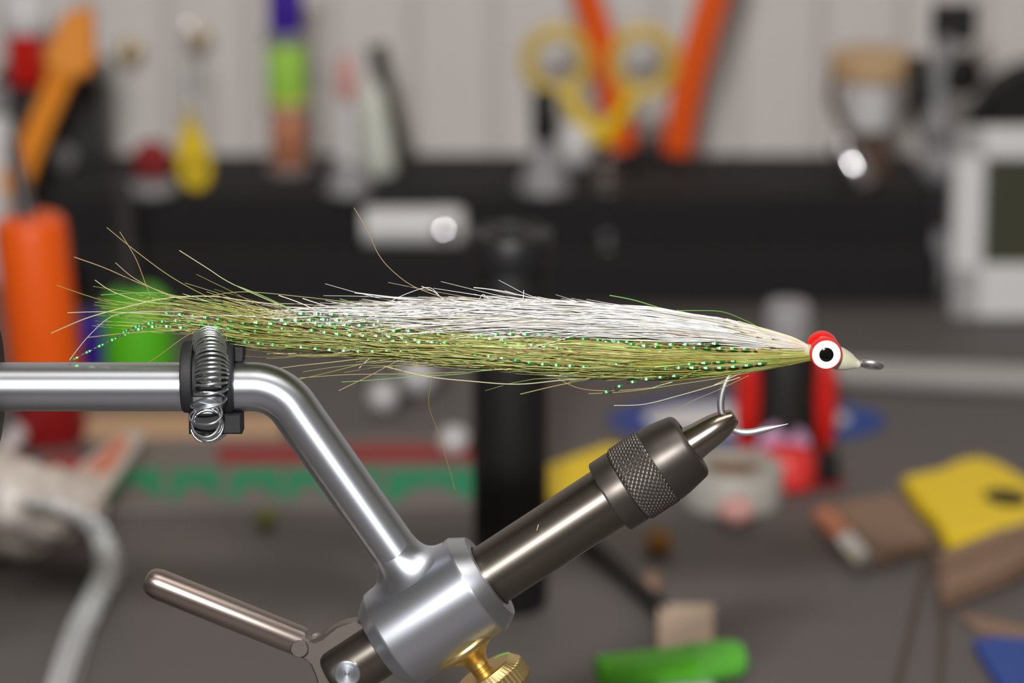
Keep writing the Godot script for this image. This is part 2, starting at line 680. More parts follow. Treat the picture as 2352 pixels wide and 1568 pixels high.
	var bx := axis(bo, AN)
	mb = MB.new()
	mb.lathe(V2([[60, 94], [94, 94], [97, 99], [97, 104], [92, 111], [80, 118], [64, 125], [49, 132], [38, 140], [30, 150], [27, 160], [26, 166], [0, 166]], U), bx, 72)
	var screw := build("thumb_screw", mb, mats["brass"], root, "brass thumb screw")
	mb = MB.new()
	var tp := []
	for i in 9:
		tp.append([21.0, 162.0 + i * 6.0])
		tp.append([24.5, 164.0 + i * 6.0])
		tp.append([24.5, 166.0 + i * 6.0])
	tp.append([21, 218])
	mb.lathe(V2(tp, U), bx, 40)
	build("thread", mb, mats["brass"], screw)
	mb = MB.new()
	var kn := 150
	var kp := [[24, 182], [74, 182], [79, 184], [90, 200], [92, 203], [92, 240], [88, 250], [60, 252], [0, 252]]
	for i in kp.size():
		for k in kn + 1:
			var a := TAU * k / kn
			var ridge := (1.0 if i >= 4 and i <= 5 else 0.4 if i == 3 or i == 6 else 0.0) * 3.2 * maxf(0.0, cos(a * 50.0 + kp[i][1] * 0.12))
			var rr: float = (kp[i][0] - (0.0 if i == 0 else 1.5) + ridge) * U
			mb.add(bx * Vector3(rr * cos(a), kp[i][1] * U, rr * sin(a)), bx.basis * Vector3(cos(a), 0, sin(a)))
	for i in kp.size() - 1:
		for k in kn:
			var b := i * (kn + 1) + k
			var a1 := mb.v[b]
			var a2 := mb.v[b + 1]
			var a3 := mb.v[b + kn + 2]
			var a4 := mb.v[b + kn + 1]
			var mid := (a1 + a2 + a3 + a4) / 4 - bx * Vector3(0, 215 * U, 0)
			mb.flat(a1, a2, a3, mid)
			mb.flat(a1, a3, a4, mid)
	build("knurled_knob", mb, mats["brass"], screw)
	# rotary disc and stand at the left
	mb = MB.new()
	var dk := L(-11, 888)
	mb.lathe(V2([[56, -46], [120, -46], [154, -40], [160, -34], [160, -8], [156, -3], [150, -1], [142, -4], [80, -4], [72, 4], [57, 4]], U), axis(dk, Vector3(1, 0, 0)), 96)
	build("rotary_disc", mb, mats["black oxide"], root, "dark round disc round the arm")
	mb = MB.new()
	var hub := L(-560, 888)
	var down := VF.basis.inverse() * Vector3.DOWN
	var hw := VF * hub
	mb.lathe(V2([[0, -0.025], [0.011, -0.025], [0.012, -0.024], [0.012, 0.024], [0.011, 0.025], [0, 0.025]]), axis(hub, Vector3(1, 0, 0)), 48)
	build("bearing_housing", mb, mats["satin aluminium"], root)
	mb = MB.new()
	mb.lathe(V2([[0, 0], [0.0048, 0], [0.0048, hw.y - DESK - 0.006], [0, hw.y - DESK - 0.006]]), axis(hub, down), 32)
	build("post", mb, mats["grey metal"], root)
	mb = MB.new()
	mb.extrude(rrect(0.07, 0.07, 0.008), 0.008, 0.001, at(Vector3.ZERO))
	var plate := build("base_plate", mb, mats["black oxide"], root)
	plate.transform = VF.affine_inverse() * Transform3D(Basis(Vector3(1, 0, 0), Vector3(0, 0, -1), Vector3(0, 1, 0)), Vector3(hw.x, DESK + 0.004, hw.z))
	# bits of fibre lying on the vise
	var bits := [["green fibre clipping lying on the brass thumb screw", [[1136, 1511, 34], [1152, 1503, 36], [1170, 1499, 38]], Color(0.1, 0.5, 0.05), 1.4], ["pale hair clipping stuck to the dark jaw tube", [[1233, 1218, 78], [1235, 1211, 79], [1237, 1204, 79]], Color(0.6, 0.5, 0.25), 1.2]]
	for b in bits:
		mb = MB.new()
		mb.col = b[2]
		mb.tube(smooth(LL(b[1]), 4), b[3] * U, 5)
		var o := build("fibre_clipping", mb, mats["olive hair"], self)
		o.transform = VF
		o.set_meta("label", b[0])
		o.set_meta("category", "fibre")


func material_clip() -> void:
	var root := thing("material_clip", "black rubber clip with a coiled steel spring round the silver arm", "clip", VF)
	var mb := MB.new()
	var c := L(420, 865)
	var ax := axis(c, Vector3(1, 0, 0))
	var x0 := 0.0
	mb.lathe(V2([[58, 0], [78, 0], [82, 3], [83, 8], [83, 22], [81, 26], [66, 28], [66, 94], [81, 96], [84, 100], [84, 114], [80, 120], [58, 122]], U), ax, 72)
	mb.extrude(PackedVector2Array([Vector2(0, -24) * U, Vector2(122, -24) * U, Vector2(122, 24) * U, Vector2(0, 24) * U]), 70 * U, 4 * U, at(c + Vector3(76, -104, 0) * U - Vector3(61, 0, 0) * U))
	mb.extrude(PackedVector2Array([Vector2(-12, -18) * U, Vector2(14, -18) * U, Vector2(16, 20) * U, Vector2(-12, 22) * U]), 60 * U, 3 * U, at(c + Vector3(126, 52, -30) * U))
	build("rubber_body", mb, mats["black rubber"], root)
	# spring: a coil bent into a ring, squeezed at the top and pulled open in front
	mb = MB.new()
	var sc := L(487, 881)
	var pts := PackedVector3Array()
	var phase := 0.0
	var steps := 1500
	for i in steps:
		var th := 360.0 * i / steps      # 0 at the top, turning towards the front
		var dens := 2.1                  # turns per ten degrees
		if th > 62 and th < 150:
			dens = lerpf(2.1, 0.7, smoothstep(62, 95, th))
		if th > 104 and th < 138:
			dens = 0.5
		phase += dens / 10.0 * 360.0 / steps * TAU
		var a := deg_to_rad(th)
		var out := Vector3(0, cos(a), sin(a))
		var rr := 35.5 + 1.6 * sin(th * 0.31) + (3.0 * sin(th * 0.9) if th > 95 and th < 170 else 0.0)
		var sway := 9.0 * sin(deg_to_rad(th * 2.0 - 40.0)) if th < 180 else 0.0
		pts.append(sc + out * (99 * U) + Vector3(sway * U, 0, 0) + Vector3(1, 0, 0) * (cos(phase) * rr * U) + out * (sin(phase) * rr * U))
	mb.tube(pts, 2.9 * U, 8)
	build("coil_spring", mb, mats["spring wire"], root, "thin bright steel coil spring")


# ---------------------------------------------------------------- the fly
func station(tab: Array, x: float) -> Vector3:
	for i in tab.size() - 1:
		if x <= tab[i][0] and x >= tab[i + 1][0]:
			var t: float = (tab[i][0] - x) / (tab[i][0] - tab[i + 1][0])
			return Vector3(lerpf(tab[i][1], tab[i + 1][1], t), lerpf(tab[i][2], tab[i + 1][2], t), lerpf(tab[i][3], tab[i + 1][3], t))
	var e: Array = tab[0] if x > tab[0][0] else tab[tab.size() - 1]
	return Vector3(e[1], e[2], e[3])


func zmid(x: float) -> float:
	return -34.0 * smoothstep(700.0, 420.0, x) - 60.0 * smoothstep(380.0, 120.0, x)


var fast_o := Vector3.ZERO
var fast_b := Basis.IDENTITY


func Lf(px: float, py: float, z: float) -> Vector3:
	var d := fast_b * Vector3((px - 1176.0) / FP, -(py - 784.0) / FP, -1.0)
	return fast_o + d * ((z * U - fast_o.z) / d.z)


func bundle(mb: MB, tab: Array, count: int, tips: Callable, tint: Callable, rad: float, fl := 0.09) -> void:
	for i in count:
		var u := 0.0
		var w := 0.0
		while true:
			u = rng.randf_range(-1, 1)
			w = rng.randf_range(-1, 1)
			if u * u + w * w < 1.0:
				break
		var x0: float = tab[0][0] - rng.randf_range(0, 8)
		var x1: float = tips.call(u)
		var flare := rng.randfn(0.0, fl)
		if rng.randf() < 0.05:
			flare *= 2.6
		var wig := rng.randf_range(0.0, TAU)
		var wl := rng.randf_range(260.0, 520.0)
		var wa := rng.randf_range(0.5, 6.5)
		var drift := rng.randfn(0.0, 0.34)
		var zflare := rng.randfn(0.0, 0.3)
		var n := 7 + int((x0 - x1) / 110.0)
		var pts := PackedVector3Array()
		var rs := PackedFloat32Array()
		for k in n + 1:
			var t := k / float(n)
			var x := lerpf(x0, x1, t)
			var s := station(tab, x)
			var uu := clampf(u + drift * t, -1.0, 1.0) if absf(u) < 0.9 else u
			var y := (s.x + s.y) / 2 + uu * (s.y - s.x) / 2
			var far := x0 - x
			var tail := maxf(0.0, t - 0.55) / 0.45
			y += sin(far / wl * TAU + wig) * wa * smoothstep(0.0, 300.0, far)
			y += flare * tail * tail * minf(x0 - x1, 700.0) * 0.22
			var z := w * s.z + zmid(x) + zflare * tail * tail * 60.0
			pts.append(Lf(x, y, z))
			rs.append(rad * U * (0.85 + 0.3 * sin(t * 2.2)) * (1.0 - 0.5 * smoothstep(0.8, 1.0, t)))
		mb.col = tint.call()
		mb.tube(pts, rs, 4, false)


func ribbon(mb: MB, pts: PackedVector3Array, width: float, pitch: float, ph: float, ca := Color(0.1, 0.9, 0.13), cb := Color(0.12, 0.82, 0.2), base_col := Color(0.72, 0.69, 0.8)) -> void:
	var p := smooth(pts, 1)
	# resample evenly
	var cv := Curve3D.new()
	cv.bake_interval = 2.0 * U
	for q in p:
		cv.add_point(q)
	var total := cv.get_baked_length()
	var n := int(total / (4.0 * U)) + 1
	var prev := [-1, -1, -1, -1]
	for i in n + 1:
		var s := total * i / n
		var o := cv.sample_baked(s, true)
		var tan := (cv.sample_baked(minf(s + 5 * U, total), true) - cv.sample_baked(maxf(s - 5 * U, 0), true)).normalized()
		var a := Vector3(0, 0, 1)
		a = (a - tan * a.dot(tan)).normalized()
		var b := tan.cross(a)
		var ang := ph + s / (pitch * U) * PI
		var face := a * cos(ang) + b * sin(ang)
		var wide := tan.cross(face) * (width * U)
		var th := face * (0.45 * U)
		var band := smoothstep(0.72, 0.95, absf(cos(ang)))  # glint colour painted where the film turns to the front, base colour edge-on
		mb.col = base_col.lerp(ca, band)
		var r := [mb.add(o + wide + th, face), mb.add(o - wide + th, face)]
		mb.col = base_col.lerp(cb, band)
		r.append(mb.add(o + wide - th, -face))
		r.append(mb.add(o - wide - th, -face))
		if i > 0:
			mb.quad(prev[0], prev[1], r[1], r[0])
			mb.quad(prev[2], prev[3], r[3], r[2])
		prev = r


func fly() -> void:
	var inv := VF.affine_inverse()
	fast_o = inv * cam_o
	fast_b = inv.basis * cam_b
	var root := thing("fishing_fly", "olive and white hair streamer fly with red dumbbell eyes held in the vise jaw", "fishing fly", VF)
	var mb := MB.new()
	# hook
	var wire := smooth(LL([[1976, 837], [1950, 831], [1905, 822], [1850, 816], [1780, 813], [1735, 819], [1702, 834], [1678, 858], [1663, 888], [1656, 918], [1657, 945], [1666, 968], [1682, 984], [1702, 992], [1726, 992], [1758, 985], [1785, 979], [1810, 973]]), 6)
	var rs := PackedFloat32Array()
	for i in wire.size():
		var t := i / float(wire.size() - 1)
		rs.append(U * lerpf(8.6, 0.6, smoothstep(0.86, 1.0, t)))
	mb.tube(wire, rs, 14)
	var eye := PackedVector3Array()
	var ec := L(2001, 837)
	var ed := (L(2020, 840) - L(1980, 834)).normalized()
	for i in 36:
		var a := TAU * i / 36
		eye.append(ec + ed * (cos(a) * 23 * U) + Vector3(0, 0.4, 1).normalized() * (sin(a) * 21 * U))
	mb.tube(eye, 6.6 * U, 12, false, true)
	build("hook", mb, mats["hook wire"], root, "dark steel hook with a round eye")
	# head and collar of thread
	mb = MB.new()
	var h0 := L(1908, 817)
	var h1 := L(1976, 838)
	mb.lathe(V2([[0, 0], [20, 0], [27, 12], [27, 22], [24, 34], [20, 46], [13, 58], [9.5, 66], [8.5, 70], [0, 71]], U), axis(h0, h1 - h0), 40)
	build("thread_head", mb, mats["head thread"], root, "pale glossy tapered thread head")
	mb = MB.new()
	var w0 := L(1846, 803)
	var w1 := L(1880, 811)
	var wp := [[0, 0], [13, 0]]
	for i in 7:
		wp.append([15.5 + i * 0.3, 1.5 + i * 5.0])
		wp.append([14.5 + i * 0.3, 4.5 + i * 5.0])
	wp.append([0, 37])
	mb.lathe(V2(wp, U), axis(w0, w1 - w0), 32)
	build("thread_wrap", mb, mats["head thread"], root)
	# dumbbell eyes
	for s in [1.0, -1.0]:
		var o := L(1898, 814, 58)
		o.z = 0
		var ex := axis(o, Vector3(0, 0, s), Vector3(0, 1, 0))
		mb = MB.new()
		mb.lathe(V2([[0, 10], [12, 10], [24, 12], [31, 17], [35, 25], [37, 34], [37.5, 42], [37, 50], [35.5, 56], [34, 58.5], [33, 58.5], [32.5, 57], [0, 57]], U), ex, 64)
		var eb := build("eye_barrel", mb, mats["red paint"], root, "glossy red dumbbell end")
		mb = MB.new()
		mb.lathe(V2([[0, 56], [32.6, 56], [32.6, 58], [31, 59], [17, 60], [0, 60]], U), ex, 64)
		build("iris", mb, mats["white paint"], eb, "white ring")
		mb = MB.new()
		mb.lathe(V2([[0, 59], [16.5, 59], [16.3, 60.6], [14, 61.6], [8, 62.4], [0, 62.8]], U), ex, 48)
		build("pupil", mb, mats["black paint"], eb, "black dot")
	mb = MB.new()
	var bc := L(1898, 814, 58)
	bc.z = 0
	mb.lathe(V2([[0, -12], [13, -12], [13, 12], [0, 12]], U), axis(bc, Vector3(0, 0, 1), Vector3(0, 1, 0)), 32)
	build("eye_bar", mb, mats["head thread"], root)
	# hair
	var white := [[1856, 792, 804, 10], [1825, 776, 806, 26], [1790, 765, 805, 38], [1740, 751, 799, 48], [1650, 731, 790, 56], [1500, 710, 780, 62], [1350, 702, 774, 64], [1200, 698, 770, 64], [1050, 697, 768, 62], [900, 701, 766, 58], [750, 710, 764, 54], [600, 714, 756, 50], [450, 714, 746, 46]]
	var olive := [[1862, 806, 828, 10], [1825, 801, 838, 26], [1790, 799, 845, 38], [1740, 795, 852, 30], [1650, 788, 862, 32], [1500, 777, 868, 60], [1350, 771, 863, 62], [1200, 767, 850, 60], [1050, 764, 832, 56], [900, 758, 814, 52], [750, 746, 802, 48], [600, 726, 788, 42], [500, 706, 770, 38], [400, 692, 754, 34], [300, 678, 744, 32], [220, 668, 738, 34], [100, 652, 742, 40]]
	mb = MB.new()
	bundle(mb, white, 1350, func(u): return 1110.0 + 200.0 * u * rng.randf() + rng.randfn(0.0, 170.0) - (280.0 if rng.randf() < 0.16 else 0.0), func():
		var k := rng.randf_range(0.8, 1.0)
		return Color(0.9, 0.9, 0.88) * k if rng.randf() < 0.86 else Color(0.62, 0.55, 0.38) * k, 0.92)
	bundle(mb, white, 70, func(_u): return rng.randf_range(560.0, 1300.0), func(): return Color(0.88, 0.88, 0.86) * rng.randf_range(0.7, 1.0), 0.9, 0.17)
	var wh := build("white_hair", mb, mats["white hair"], root, "white deer hair wing")
	wh.set_meta("kind", "stuff")
	# cream butts at the tie
	mb = MB.new()
	bundle(mb, white, 240, func(_u): return rng.randf_range(1640.0, 1780.0), func(): return Color(0.84, 0.76, 0.56) * rng.randf_range(0.85, 1.0), 1.7)
	var bu := build("hair_butts", mb, mats["white hair"], root, "cream hair butts")
	bu.set_meta("kind", "stuff")
	mb = MB.new()
	var olive_tips := func(_u):
		var q := rng.randf()
		if q < 0.2:
			return rng.randf_range(1000.0, 1480.0)
		if q < 0.91:
			return rng.randf_range(490.0, 1050.0)
		if q < 0.97:
			return rng.randf_range(310.0, 500.0)
		return rng.randf_range(210.0, 320.0)
	var olive_tint := func():
		var q := rng.randf()
		var k := rng.randf_range(0.7, 1.15)
		if q < 0.45:
			return Color(0.38, 0.36, 0.07) * k
		if q < 0.75:
			return Color(0.55, 0.55, 0.18) * k
		if q < 0.9:
			return Color(0.28, 0.40, 0.07) * k
		return Color(0.30, 0.19, 0.05) * k
	bundle(mb, olive, 1700, olive_tips, olive_tint, 0.9)
	bundle(mb, olive, 100, func(_u): return rng.randf_range(420.0, 1600.0), olive_tint, 0.85, 0.19)
	var oh := build("olive_hair", mb, mats["olive hair"], root, "olive deer hair tail")
	oh.set_meta("kind", "stuff")
	# fine metallic fibres among the olive hair
	mb = MB.new()
	bundle(mb, olive, 150, func(_u): return rng.randf_range(380.0, 1500.0), func():
		var q := rng.randf()
		return Color(0.9, 0.75, 0.3) if q < 0.4 else Color(0.4, 0.85, 0.25) if q < 0.8 else Color(0.9, 0.9, 0.8), 0.7)
	var ff := build("fine_flash", mb, mats["iridescent film"], root, "fine glittering gold and green fibres")
	ff.set_meta("kind", "stuff")
	# single hairs that stray from the bundle
	var T := Color(0.42, 0.31, 0.14)
	var G := Color(0.16, 0.42, 0.06)
	var O := Color(0.34, 0.3, 0.08)
	var P := Color(0.6, 0.58, 0.3)
	var W := Color(0.84, 0.83, 0.8)
	var stray := [
		[T, 1.2, [[1040, 690], [955, 660], [905, 625], [870, 585], [845, 530], [813, 477]]], [P, 1.3, [[690, 720], [540, 655], [475, 615], [412, 575]]], [G, 1.6, [[760, 735], [690, 718], [600, 678], [540, 655]]],
		[O, 1.3, [[600, 712, -60], [500, 690, -80], [400, 640, -100], [310, 575, -110], [245, 522, -110]]], [T, 1.2, [[345, 680], [330, 640], [310, 590], [275, 532]]], [T, 1.5, [[470, 705, -30], [400, 680, -40], [320, 650, -60], [240, 615, -80], [170, 590, -90]]],
		[T, 1.3, [[450, 695], [380, 675], [310, 640], [265, 603]]], [P, 1.2, [[420, 700], [330, 692], [260, 670], [218, 643]]], [G, 1.4, [[520, 700], [430, 684], [350, 672], [232, 677]]], [O, 1.2, [[420, 715], [300, 705, -40], [220, 685, -60], [130, 655, -80]]],
		[P, 1.2, [[500, 730], [400, 724], [250, 716], [155, 718]]], [P, 1.7, [[640, 700], [560, 690], [480, 680], [380, 685], [290, 705], [200, 730], [118, 765, -40]]], [Color(0.5, 0.47, 0.45), 1.4, [[420, 716], [330, 716], [260, 725], [205, 770], [160, 826]]],
		[T, 1.4, [[520, 760], [450, 757], [300, 764], [200, 775]]], [T, 1.2, [[480, 752], [430, 770], [360, 820, -30], [300, 856, -60]]], [O, 1.2, [[900, 702], [830, 697], [700, 682], [560, 670], [470, 682]]],
		[G, 1.8, [[1560, 722], [1540, 715], [1460, 690], [1400, 678]]], [G, 1.2, [[1760, 762], [1740, 750], [1710, 735], [1660, 716], [1600, 713], [1530, 714]]], [W, 1.5, [[1420, 722], [1330, 708], [1250, 690], [1150, 668], [1088, 660]]],
		[W, 1.9, [[1200, 700], [1100, 694], [1000, 690], [900, 682], [815, 672]]], [W, 1.3, [[1204, 725], [1202, 690], [1203, 666]]], [W, 1.4, [[900, 724], [830, 715], [760, 705], [695, 685]]], [G, 1.2, [[850, 708], [830, 700], [780, 686]]],
		[W, 1.1, [[1030, 700], [1000, 672], [968, 657]]], [W, 1.0, [[900, 690], [940, 672], [985, 660], [1010, 680]]], [W, 1.0, [[1130, 700], [1110, 676], [1095, 700]]], [W, 1.4, [[760, 732], [700, 700], [640, 678]]],
		[O, 1.2, [[780, 798], [700, 800], [620, 800], [530, 790]]], [P, 1.5, [[1700, 866], [1640, 885], [1560, 908], [1480, 928], [1410, 931]]], [O, 1.4, [[1720, 855], [1640, 870], [1560, 882], [1450, 898], [1352, 904]]],
		[O, 1.7, [[1430, 860], [1360, 870], [1280, 885], [1195, 905]]], [P, 1.7, [[1500, 862], [1400, 868], [1300, 872], [1190, 882], [1080, 875], [980, 864], [880, 840]]], [O, 1.3, [[1250, 838], [1100, 852], [950, 858], [800, 860], [688, 868]]],
		[G, 1.3, [[1260, 828], [1160, 842], [1060, 858], [950, 865], [850, 873], [785, 877]]], [T, 1.5, [[960, 812], [920, 825], [850, 862], [778, 897]]], [W, 1.4, [[880, 800], [860, 812], [825, 845]]], [W, 1.4, [[870, 796], [900, 806], [945, 830]]],
		[O, 1.0, [[1720, 862], [1650, 895], [1600, 916], [1548, 943]]], [P, 1.3, [[1850, 818], [1760, 834], [1690, 862], [1640, 884]]], [O, 1.0, [[1000, 830], [990, 880], [985, 930, -20], [1005, 990, -60], [1030, 1070, -90], [1045, 1125, -110]]],
		[P, 1.3, [[1850, 815], [1760, 812], [1650, 816], [1540, 832], [1430, 850]]], [T, 1.2, [[1280, 846], [1320, 862], [1400, 872], [1480, 868]]], [O, 1.2, [[880, 808], [960, 832], [1040, 835], [1120, 822]]], [T, 1.3, [[1240, 842], [1320, 888], [1400, 897], [1500, 890]]]]
	for s in stray:
		mb = MB.new()
		mb.col = s[0]
		mb.tube(smooth(LL(s[2], 8.0), 6), s[1] * 0.72 * U, 5)
		build("stray_hair", mb, mats["olive hair"], root)
	# twisted flash strands, green glints painted into their colour
	var strands := [[[1300, 800, 40], [1100, 792, 44], [850, 807, 40], [650, 793, 34], [540, 782, 20], [480, 772, -14], [420, 753, -8], [350, 750, -6], [290, 766, 0], [205, 806, 6], [158, 831, 6]], [[1000, 786, 30], [760, 772, 30], [640, 764, 26], [560, 758, 20], [430, 738, 0], [370, 738, 0], [310, 751, 0], [268, 771, 0]], [[900, 770, 40], [740, 762, 40], [600, 748, 30], [480, 730, 10], [372, 717, 0]], [[1560, 862, 40], [1500, 868, 44], [1440, 880, 40], [1385, 903, 36]]]
	for i in 6:
		var x := rng.randf_range(1500, 1800)
		var x2 := rng.randf_range(560, 1150)
		var y := rng.randf_range(0.0, 1.0)
		var row := []
		for k in 9:
			var t := k / 8.0
			var xx := lerpf(x, x2, t)
			var so := station(olive, xx)
			row.append([xx, lerpf(so.x - 6, so.y - 14, y) + rng.randf_range(-6, 6), 40 + rng.randf_range(-6, 22)])
		strands.append(row)
	for i in 3:
		var row := []
		for k in 6:
			var xx := 980.0 - k * 60.0 - i * 60.0
			row.append([xx, 728 + i * 9 - k * 1.0 + rng.randf_range(-3, 3), 44])
		strands.append(row)
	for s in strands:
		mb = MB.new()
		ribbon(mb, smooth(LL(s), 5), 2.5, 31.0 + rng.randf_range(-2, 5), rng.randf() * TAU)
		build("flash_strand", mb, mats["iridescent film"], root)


# ---------------------------------------------------------------- the caddy behind and the tools in it
func px(depth: float) -> float:
	return depth / FP


# a thing that stands at that spot of a level plane; its size in pixels of the photograph, turned into metres
func put(called: String, label: String, category: String, x: float, y: float, h := 0.0, group := "") -> Array:
	var p := on_desk(x, y, h)
	return [thing(called, label, category, at(p), group), px(depth_of(p))]


func part(root: Node3D, called: String, prof: Array, k: float, m: String, xf := Transform3D.IDENTITY, segs := 40, label := "") -> MeshInstance3D:
	var mb := MB.new()
	mb.lathe(V2(prof, k), xf, segs)
	return build(called, mb, mats[m], root, label)


func rod(root: Node3D, called: String, pts: Array, r: float, m: String, sides := 14, label := "") -> MeshInstance3D:
	var mb := MB.new()
	mb.tube(PackedVector3Array(pts), r, sides)
	return build(called, mb, mats[m], root, label)


func block(root: Node3D, called: String, size: Vector3, pos: Vector3, m: String, bevel := 0.0006, corner := 0.001, turn := Basis.IDENTITY, label := "") -> MeshInstance3D:
	var mb := MB.new()
	mb.extrude(rrect(size.x, size.y, corner), size.z, bevel, Transform3D(turn, pos))
	return build(called, mb, mats[m], root, label)


var FLAT := Basis(Vector3(1, 0, 0), Vector3(0, 0, -1), Vector3(0, 1, 0))   # outline x, y laid level
const H1 := 0.0145
const H2 := 0.028


func caddy_and_tools() -> void:
	var fz := on_desk(1176, 700).z
	var xl := -0.128
	var xr := 0.118
	var cx := (xl + xr) / 2
	var root := thing("tool_caddy", "long black two-tier tool caddy standing against the pale boarded wall", "tool caddy", at(Vector3(cx, DESK, fz)))
	block(root, "front_tier", Vector3(xr - xl, H1, 0.013), Vector3(0, H1 / 2, -0.0065), "caddy foam", 0.0008)
	block(root, "rear_tier", Vector3(xr - xl, H2, 0.046), Vector3(0, H2 / 2, -0.036), "caddy foam", 0.001)
	for i in 9:
		var m2 := MB.new()
		m2.lathe(V2([[0.0032, -0.001], [0.0040, -0.001], [0.0040, 0.0006], [0.0032, 0.0006], [0.0032, -0.001]]), at(Vector3(-0.1 + i * 0.025, H2, -0.036)), 24)
		build("socket", m2, mats["dark grey"], root)
	for p in [[1392, 392, 0.0, 26], [1392, 438, 0.0, 26], [1392, 542, 0.0, 30]]:
		pass
	var g: Array
	var o: Node3D
	var k := 0.0
	# three bobbins of thread in a stack
	var sp := on_desk(664, 392, H2)
	k = px(depth_of(sp))
	var y := 0.0
	for s in [["copper wire", 158.0, 42.0, "copper wire spool, lowest of the stack on the caddy"], ["lime thread", 156.0, 45.0, "lime green thread spool in the middle of the stack on the caddy"], ["violet thread", 150.0, 40.0, "violet thread spool on top of the stack on the caddy"]]:
		o = thing("thread_spool", s[3], "spool", at(sp + Vector3(0, y, 0)), "thread spools in a stack")
		var h: float = s[1]
		part(o, "winding", [[0, 12], [s[2] - 4, 12], [s[2], 22], [s[2], h - 22], [s[2] - 4, h - 12], [0, h - 12]], k, s[0])
		part(o, "flange", [[0, 0], [48, 0], [50, 2], [50, 11], [48, 13], [0, 13]], k, "pale grey plastic" if s[0] != "lime thread" else "clear amber")
		part(o, "flange", [[0, h - 13], [48, h - 13], [50, h - 11], [50, h - 2], [48, h], [0, h]], k, "pale grey plastic")
		y += h * k
	# yellow threader hanging from a pin, red knob
	for p in [[303, 112, "brass pin in the wall left of the hanging yellow threader"], [457, 84, "brass pin in the wall carrying the yellow threader"]]:
		var wp := spot(p[0], p[1], 0.0)
		var d := ray(p[0], p[1])
		var t := (-0.541 - cam_o.z) / d.z
		wp = cam_o + d * t
		o = thing("wall_pin", p[2], "pin", at(wp), "brass pins in the wall")
		part(o, "head", [[0, 0.004], [0.0025, 0.004], [0.0042, 0.006], [0.0042, 0.0075], [0.0025, 0.0095], [0, 0.0102]], 1.0, "brass", axis(Vector3.ZERO, Vector3(0, 0, 1), Vector3(1, 0, 0)), 24)
		part(o, "shank", [[0, 0], [0.0012, 0], [0.0012, 0.005], [0, 0.005]], 1.0, "grey metal", axis(Vector3.ZERO, Vector3(0, 0, 1), Vector3(1, 0, 0)), 12)
	g = put("bobbin_threader", "yellow drop-shaped threader with a wire loop, beside the dark red knob", "threader", 452, 436, H2)
	o = g[0]
	k = g[1]
	var mb := MB.new()
	var dro := PackedVector2Array()
	for i in 40:
		var a := TAU * i / 40
		var q := (1.0 - cos(a)) / 2
		dro.append(Vector2(sin(a) * 56 * pow(q, 0.75) + (1 - q) * -14, 205 - q * 205) * k)
	mb.extrude(dro, 26 * k, 7 * k, at(Vector3(0, 0, 0)))
	build("handle", mb, mats["yellow plastic"], o)
	mb = MB.new()
	mb.lathe(V2([[9, -14], [17, -14], [17, 14], [9, 14]], k), axis(Vector3(0, 60, 0) * k, Vector3(0, 0, 1), Vector3(1, 0, 0)), 24)
	build("grommet", mb, mats["dark grey"], o)
	rod(o, "wire", [Vector3(-12, 200, 0) * k, Vector3(-16, 300, -20) * k, Vector3(-14, 385, -40) * k], 4 * k, "grey metal")
	rod(o, "wire", [Vector3(-2, 200, 0) * k, Vector3(14, 270, -20) * k, Vector3(10, 340, -30) * k, Vector3(-12, 386, -40) * k], 3 * k, "chrome")
	g = put("bead_stopper", "dark red ball on a pale collar left of the yellow threader", "stopper", 352, 440, H2)
	part(g[0], "collar", [[0, 0], [54, 0], [58, 8], [52, 22], [30, 34], [0, 34]], g[1], "pale grey plastic")
	part(g[0], "head", [[0, 32], [26, 34], [40, 50], [46, 72], [42, 96], [30, 112], [14, 120], [0, 122]], g[1], "dark red")
	# brush, white tube, dark pen
	g = put("applicator_brush", "slim white applicator with a pink tip in a pale stand", "brush", 800, 440, H2)
	part(g[0], "stand", [[0, 0], [52, 0], [55, 5], [44, 30], [34, 66], [30, 74], [0, 76]], g[1], "pale grey plastic")
	part(g[0], "handle", [[0, 74], [22, 74], [19, 180], [17, 215], [0, 216]], g[1], "white plastic")
	part(g[0], "tip", [[0, 214], [17, 214], [23, 235], [23, 270], [17, 305], [8, 322], [0, 326]], g[1], "pink" if mats.has("pink") else mat("pink", s8(224, 168, 160), 0.5).resource_name)
	g = put("squeeze_tube", "white squeeze tube leaning beside the dark pen", "tube", 872, 400, H2)
	mb = MB.new()
	for i in 2:
		pass
	mb.lathe(V2([[0, 0], [36, 0], [40, 6], [38, 60], [32, 140], [27, 196], [22, 206], [0, 208]], g[1]), Transform3D(Basis(Vector3(0, 0, 1), deg_to_rad(5.0)), Vector3.ZERO), 32, 0.7)
	build("body", mb, mat("milk plastic", s8(222, 226, 214), 0.45), g[0])
	mb = MB.new()
	mb.lathe(V2([[0, 206], [14, 206], [13, 226], [0, 228]], g[1]), Transform3D(Basis(Vector3(0, 0, 1), deg_to_rad(5.0)), Vector3.ZERO), 24)
	build("cap", mb, mats["white plastic"], g[0])
	g = put("marker_pen", "dark olive pen leaning left behind the white tube", "pen", 936, 385, H2)
	k = g[1]
	rod(g[0], "barrel", [Vector3(0, 10, 0) * k, Vector3(-52, 215, -10) * k], 19 * k, "pen dark" if mats.has("pen dark") else mat("pen dark", s8(62, 60, 50), 0.45).resource_name)
	rod(g[0], "cap", [Vector3(-50, 208, -10) * k, Vector3(-68, 282, -14) * k], 23 * k, "pen dark")
	rod(g[0], "point", [Vector3(3, 0, 0) * k, Vector3(-1, 14, 0) * k], 9 * k, "dull black")
	# small cone bottle
	g = put("cone_bottle", "grey cone-shaped bottle with a black cap left of the yellow scissors", "bottle", 1250, 436, H2)
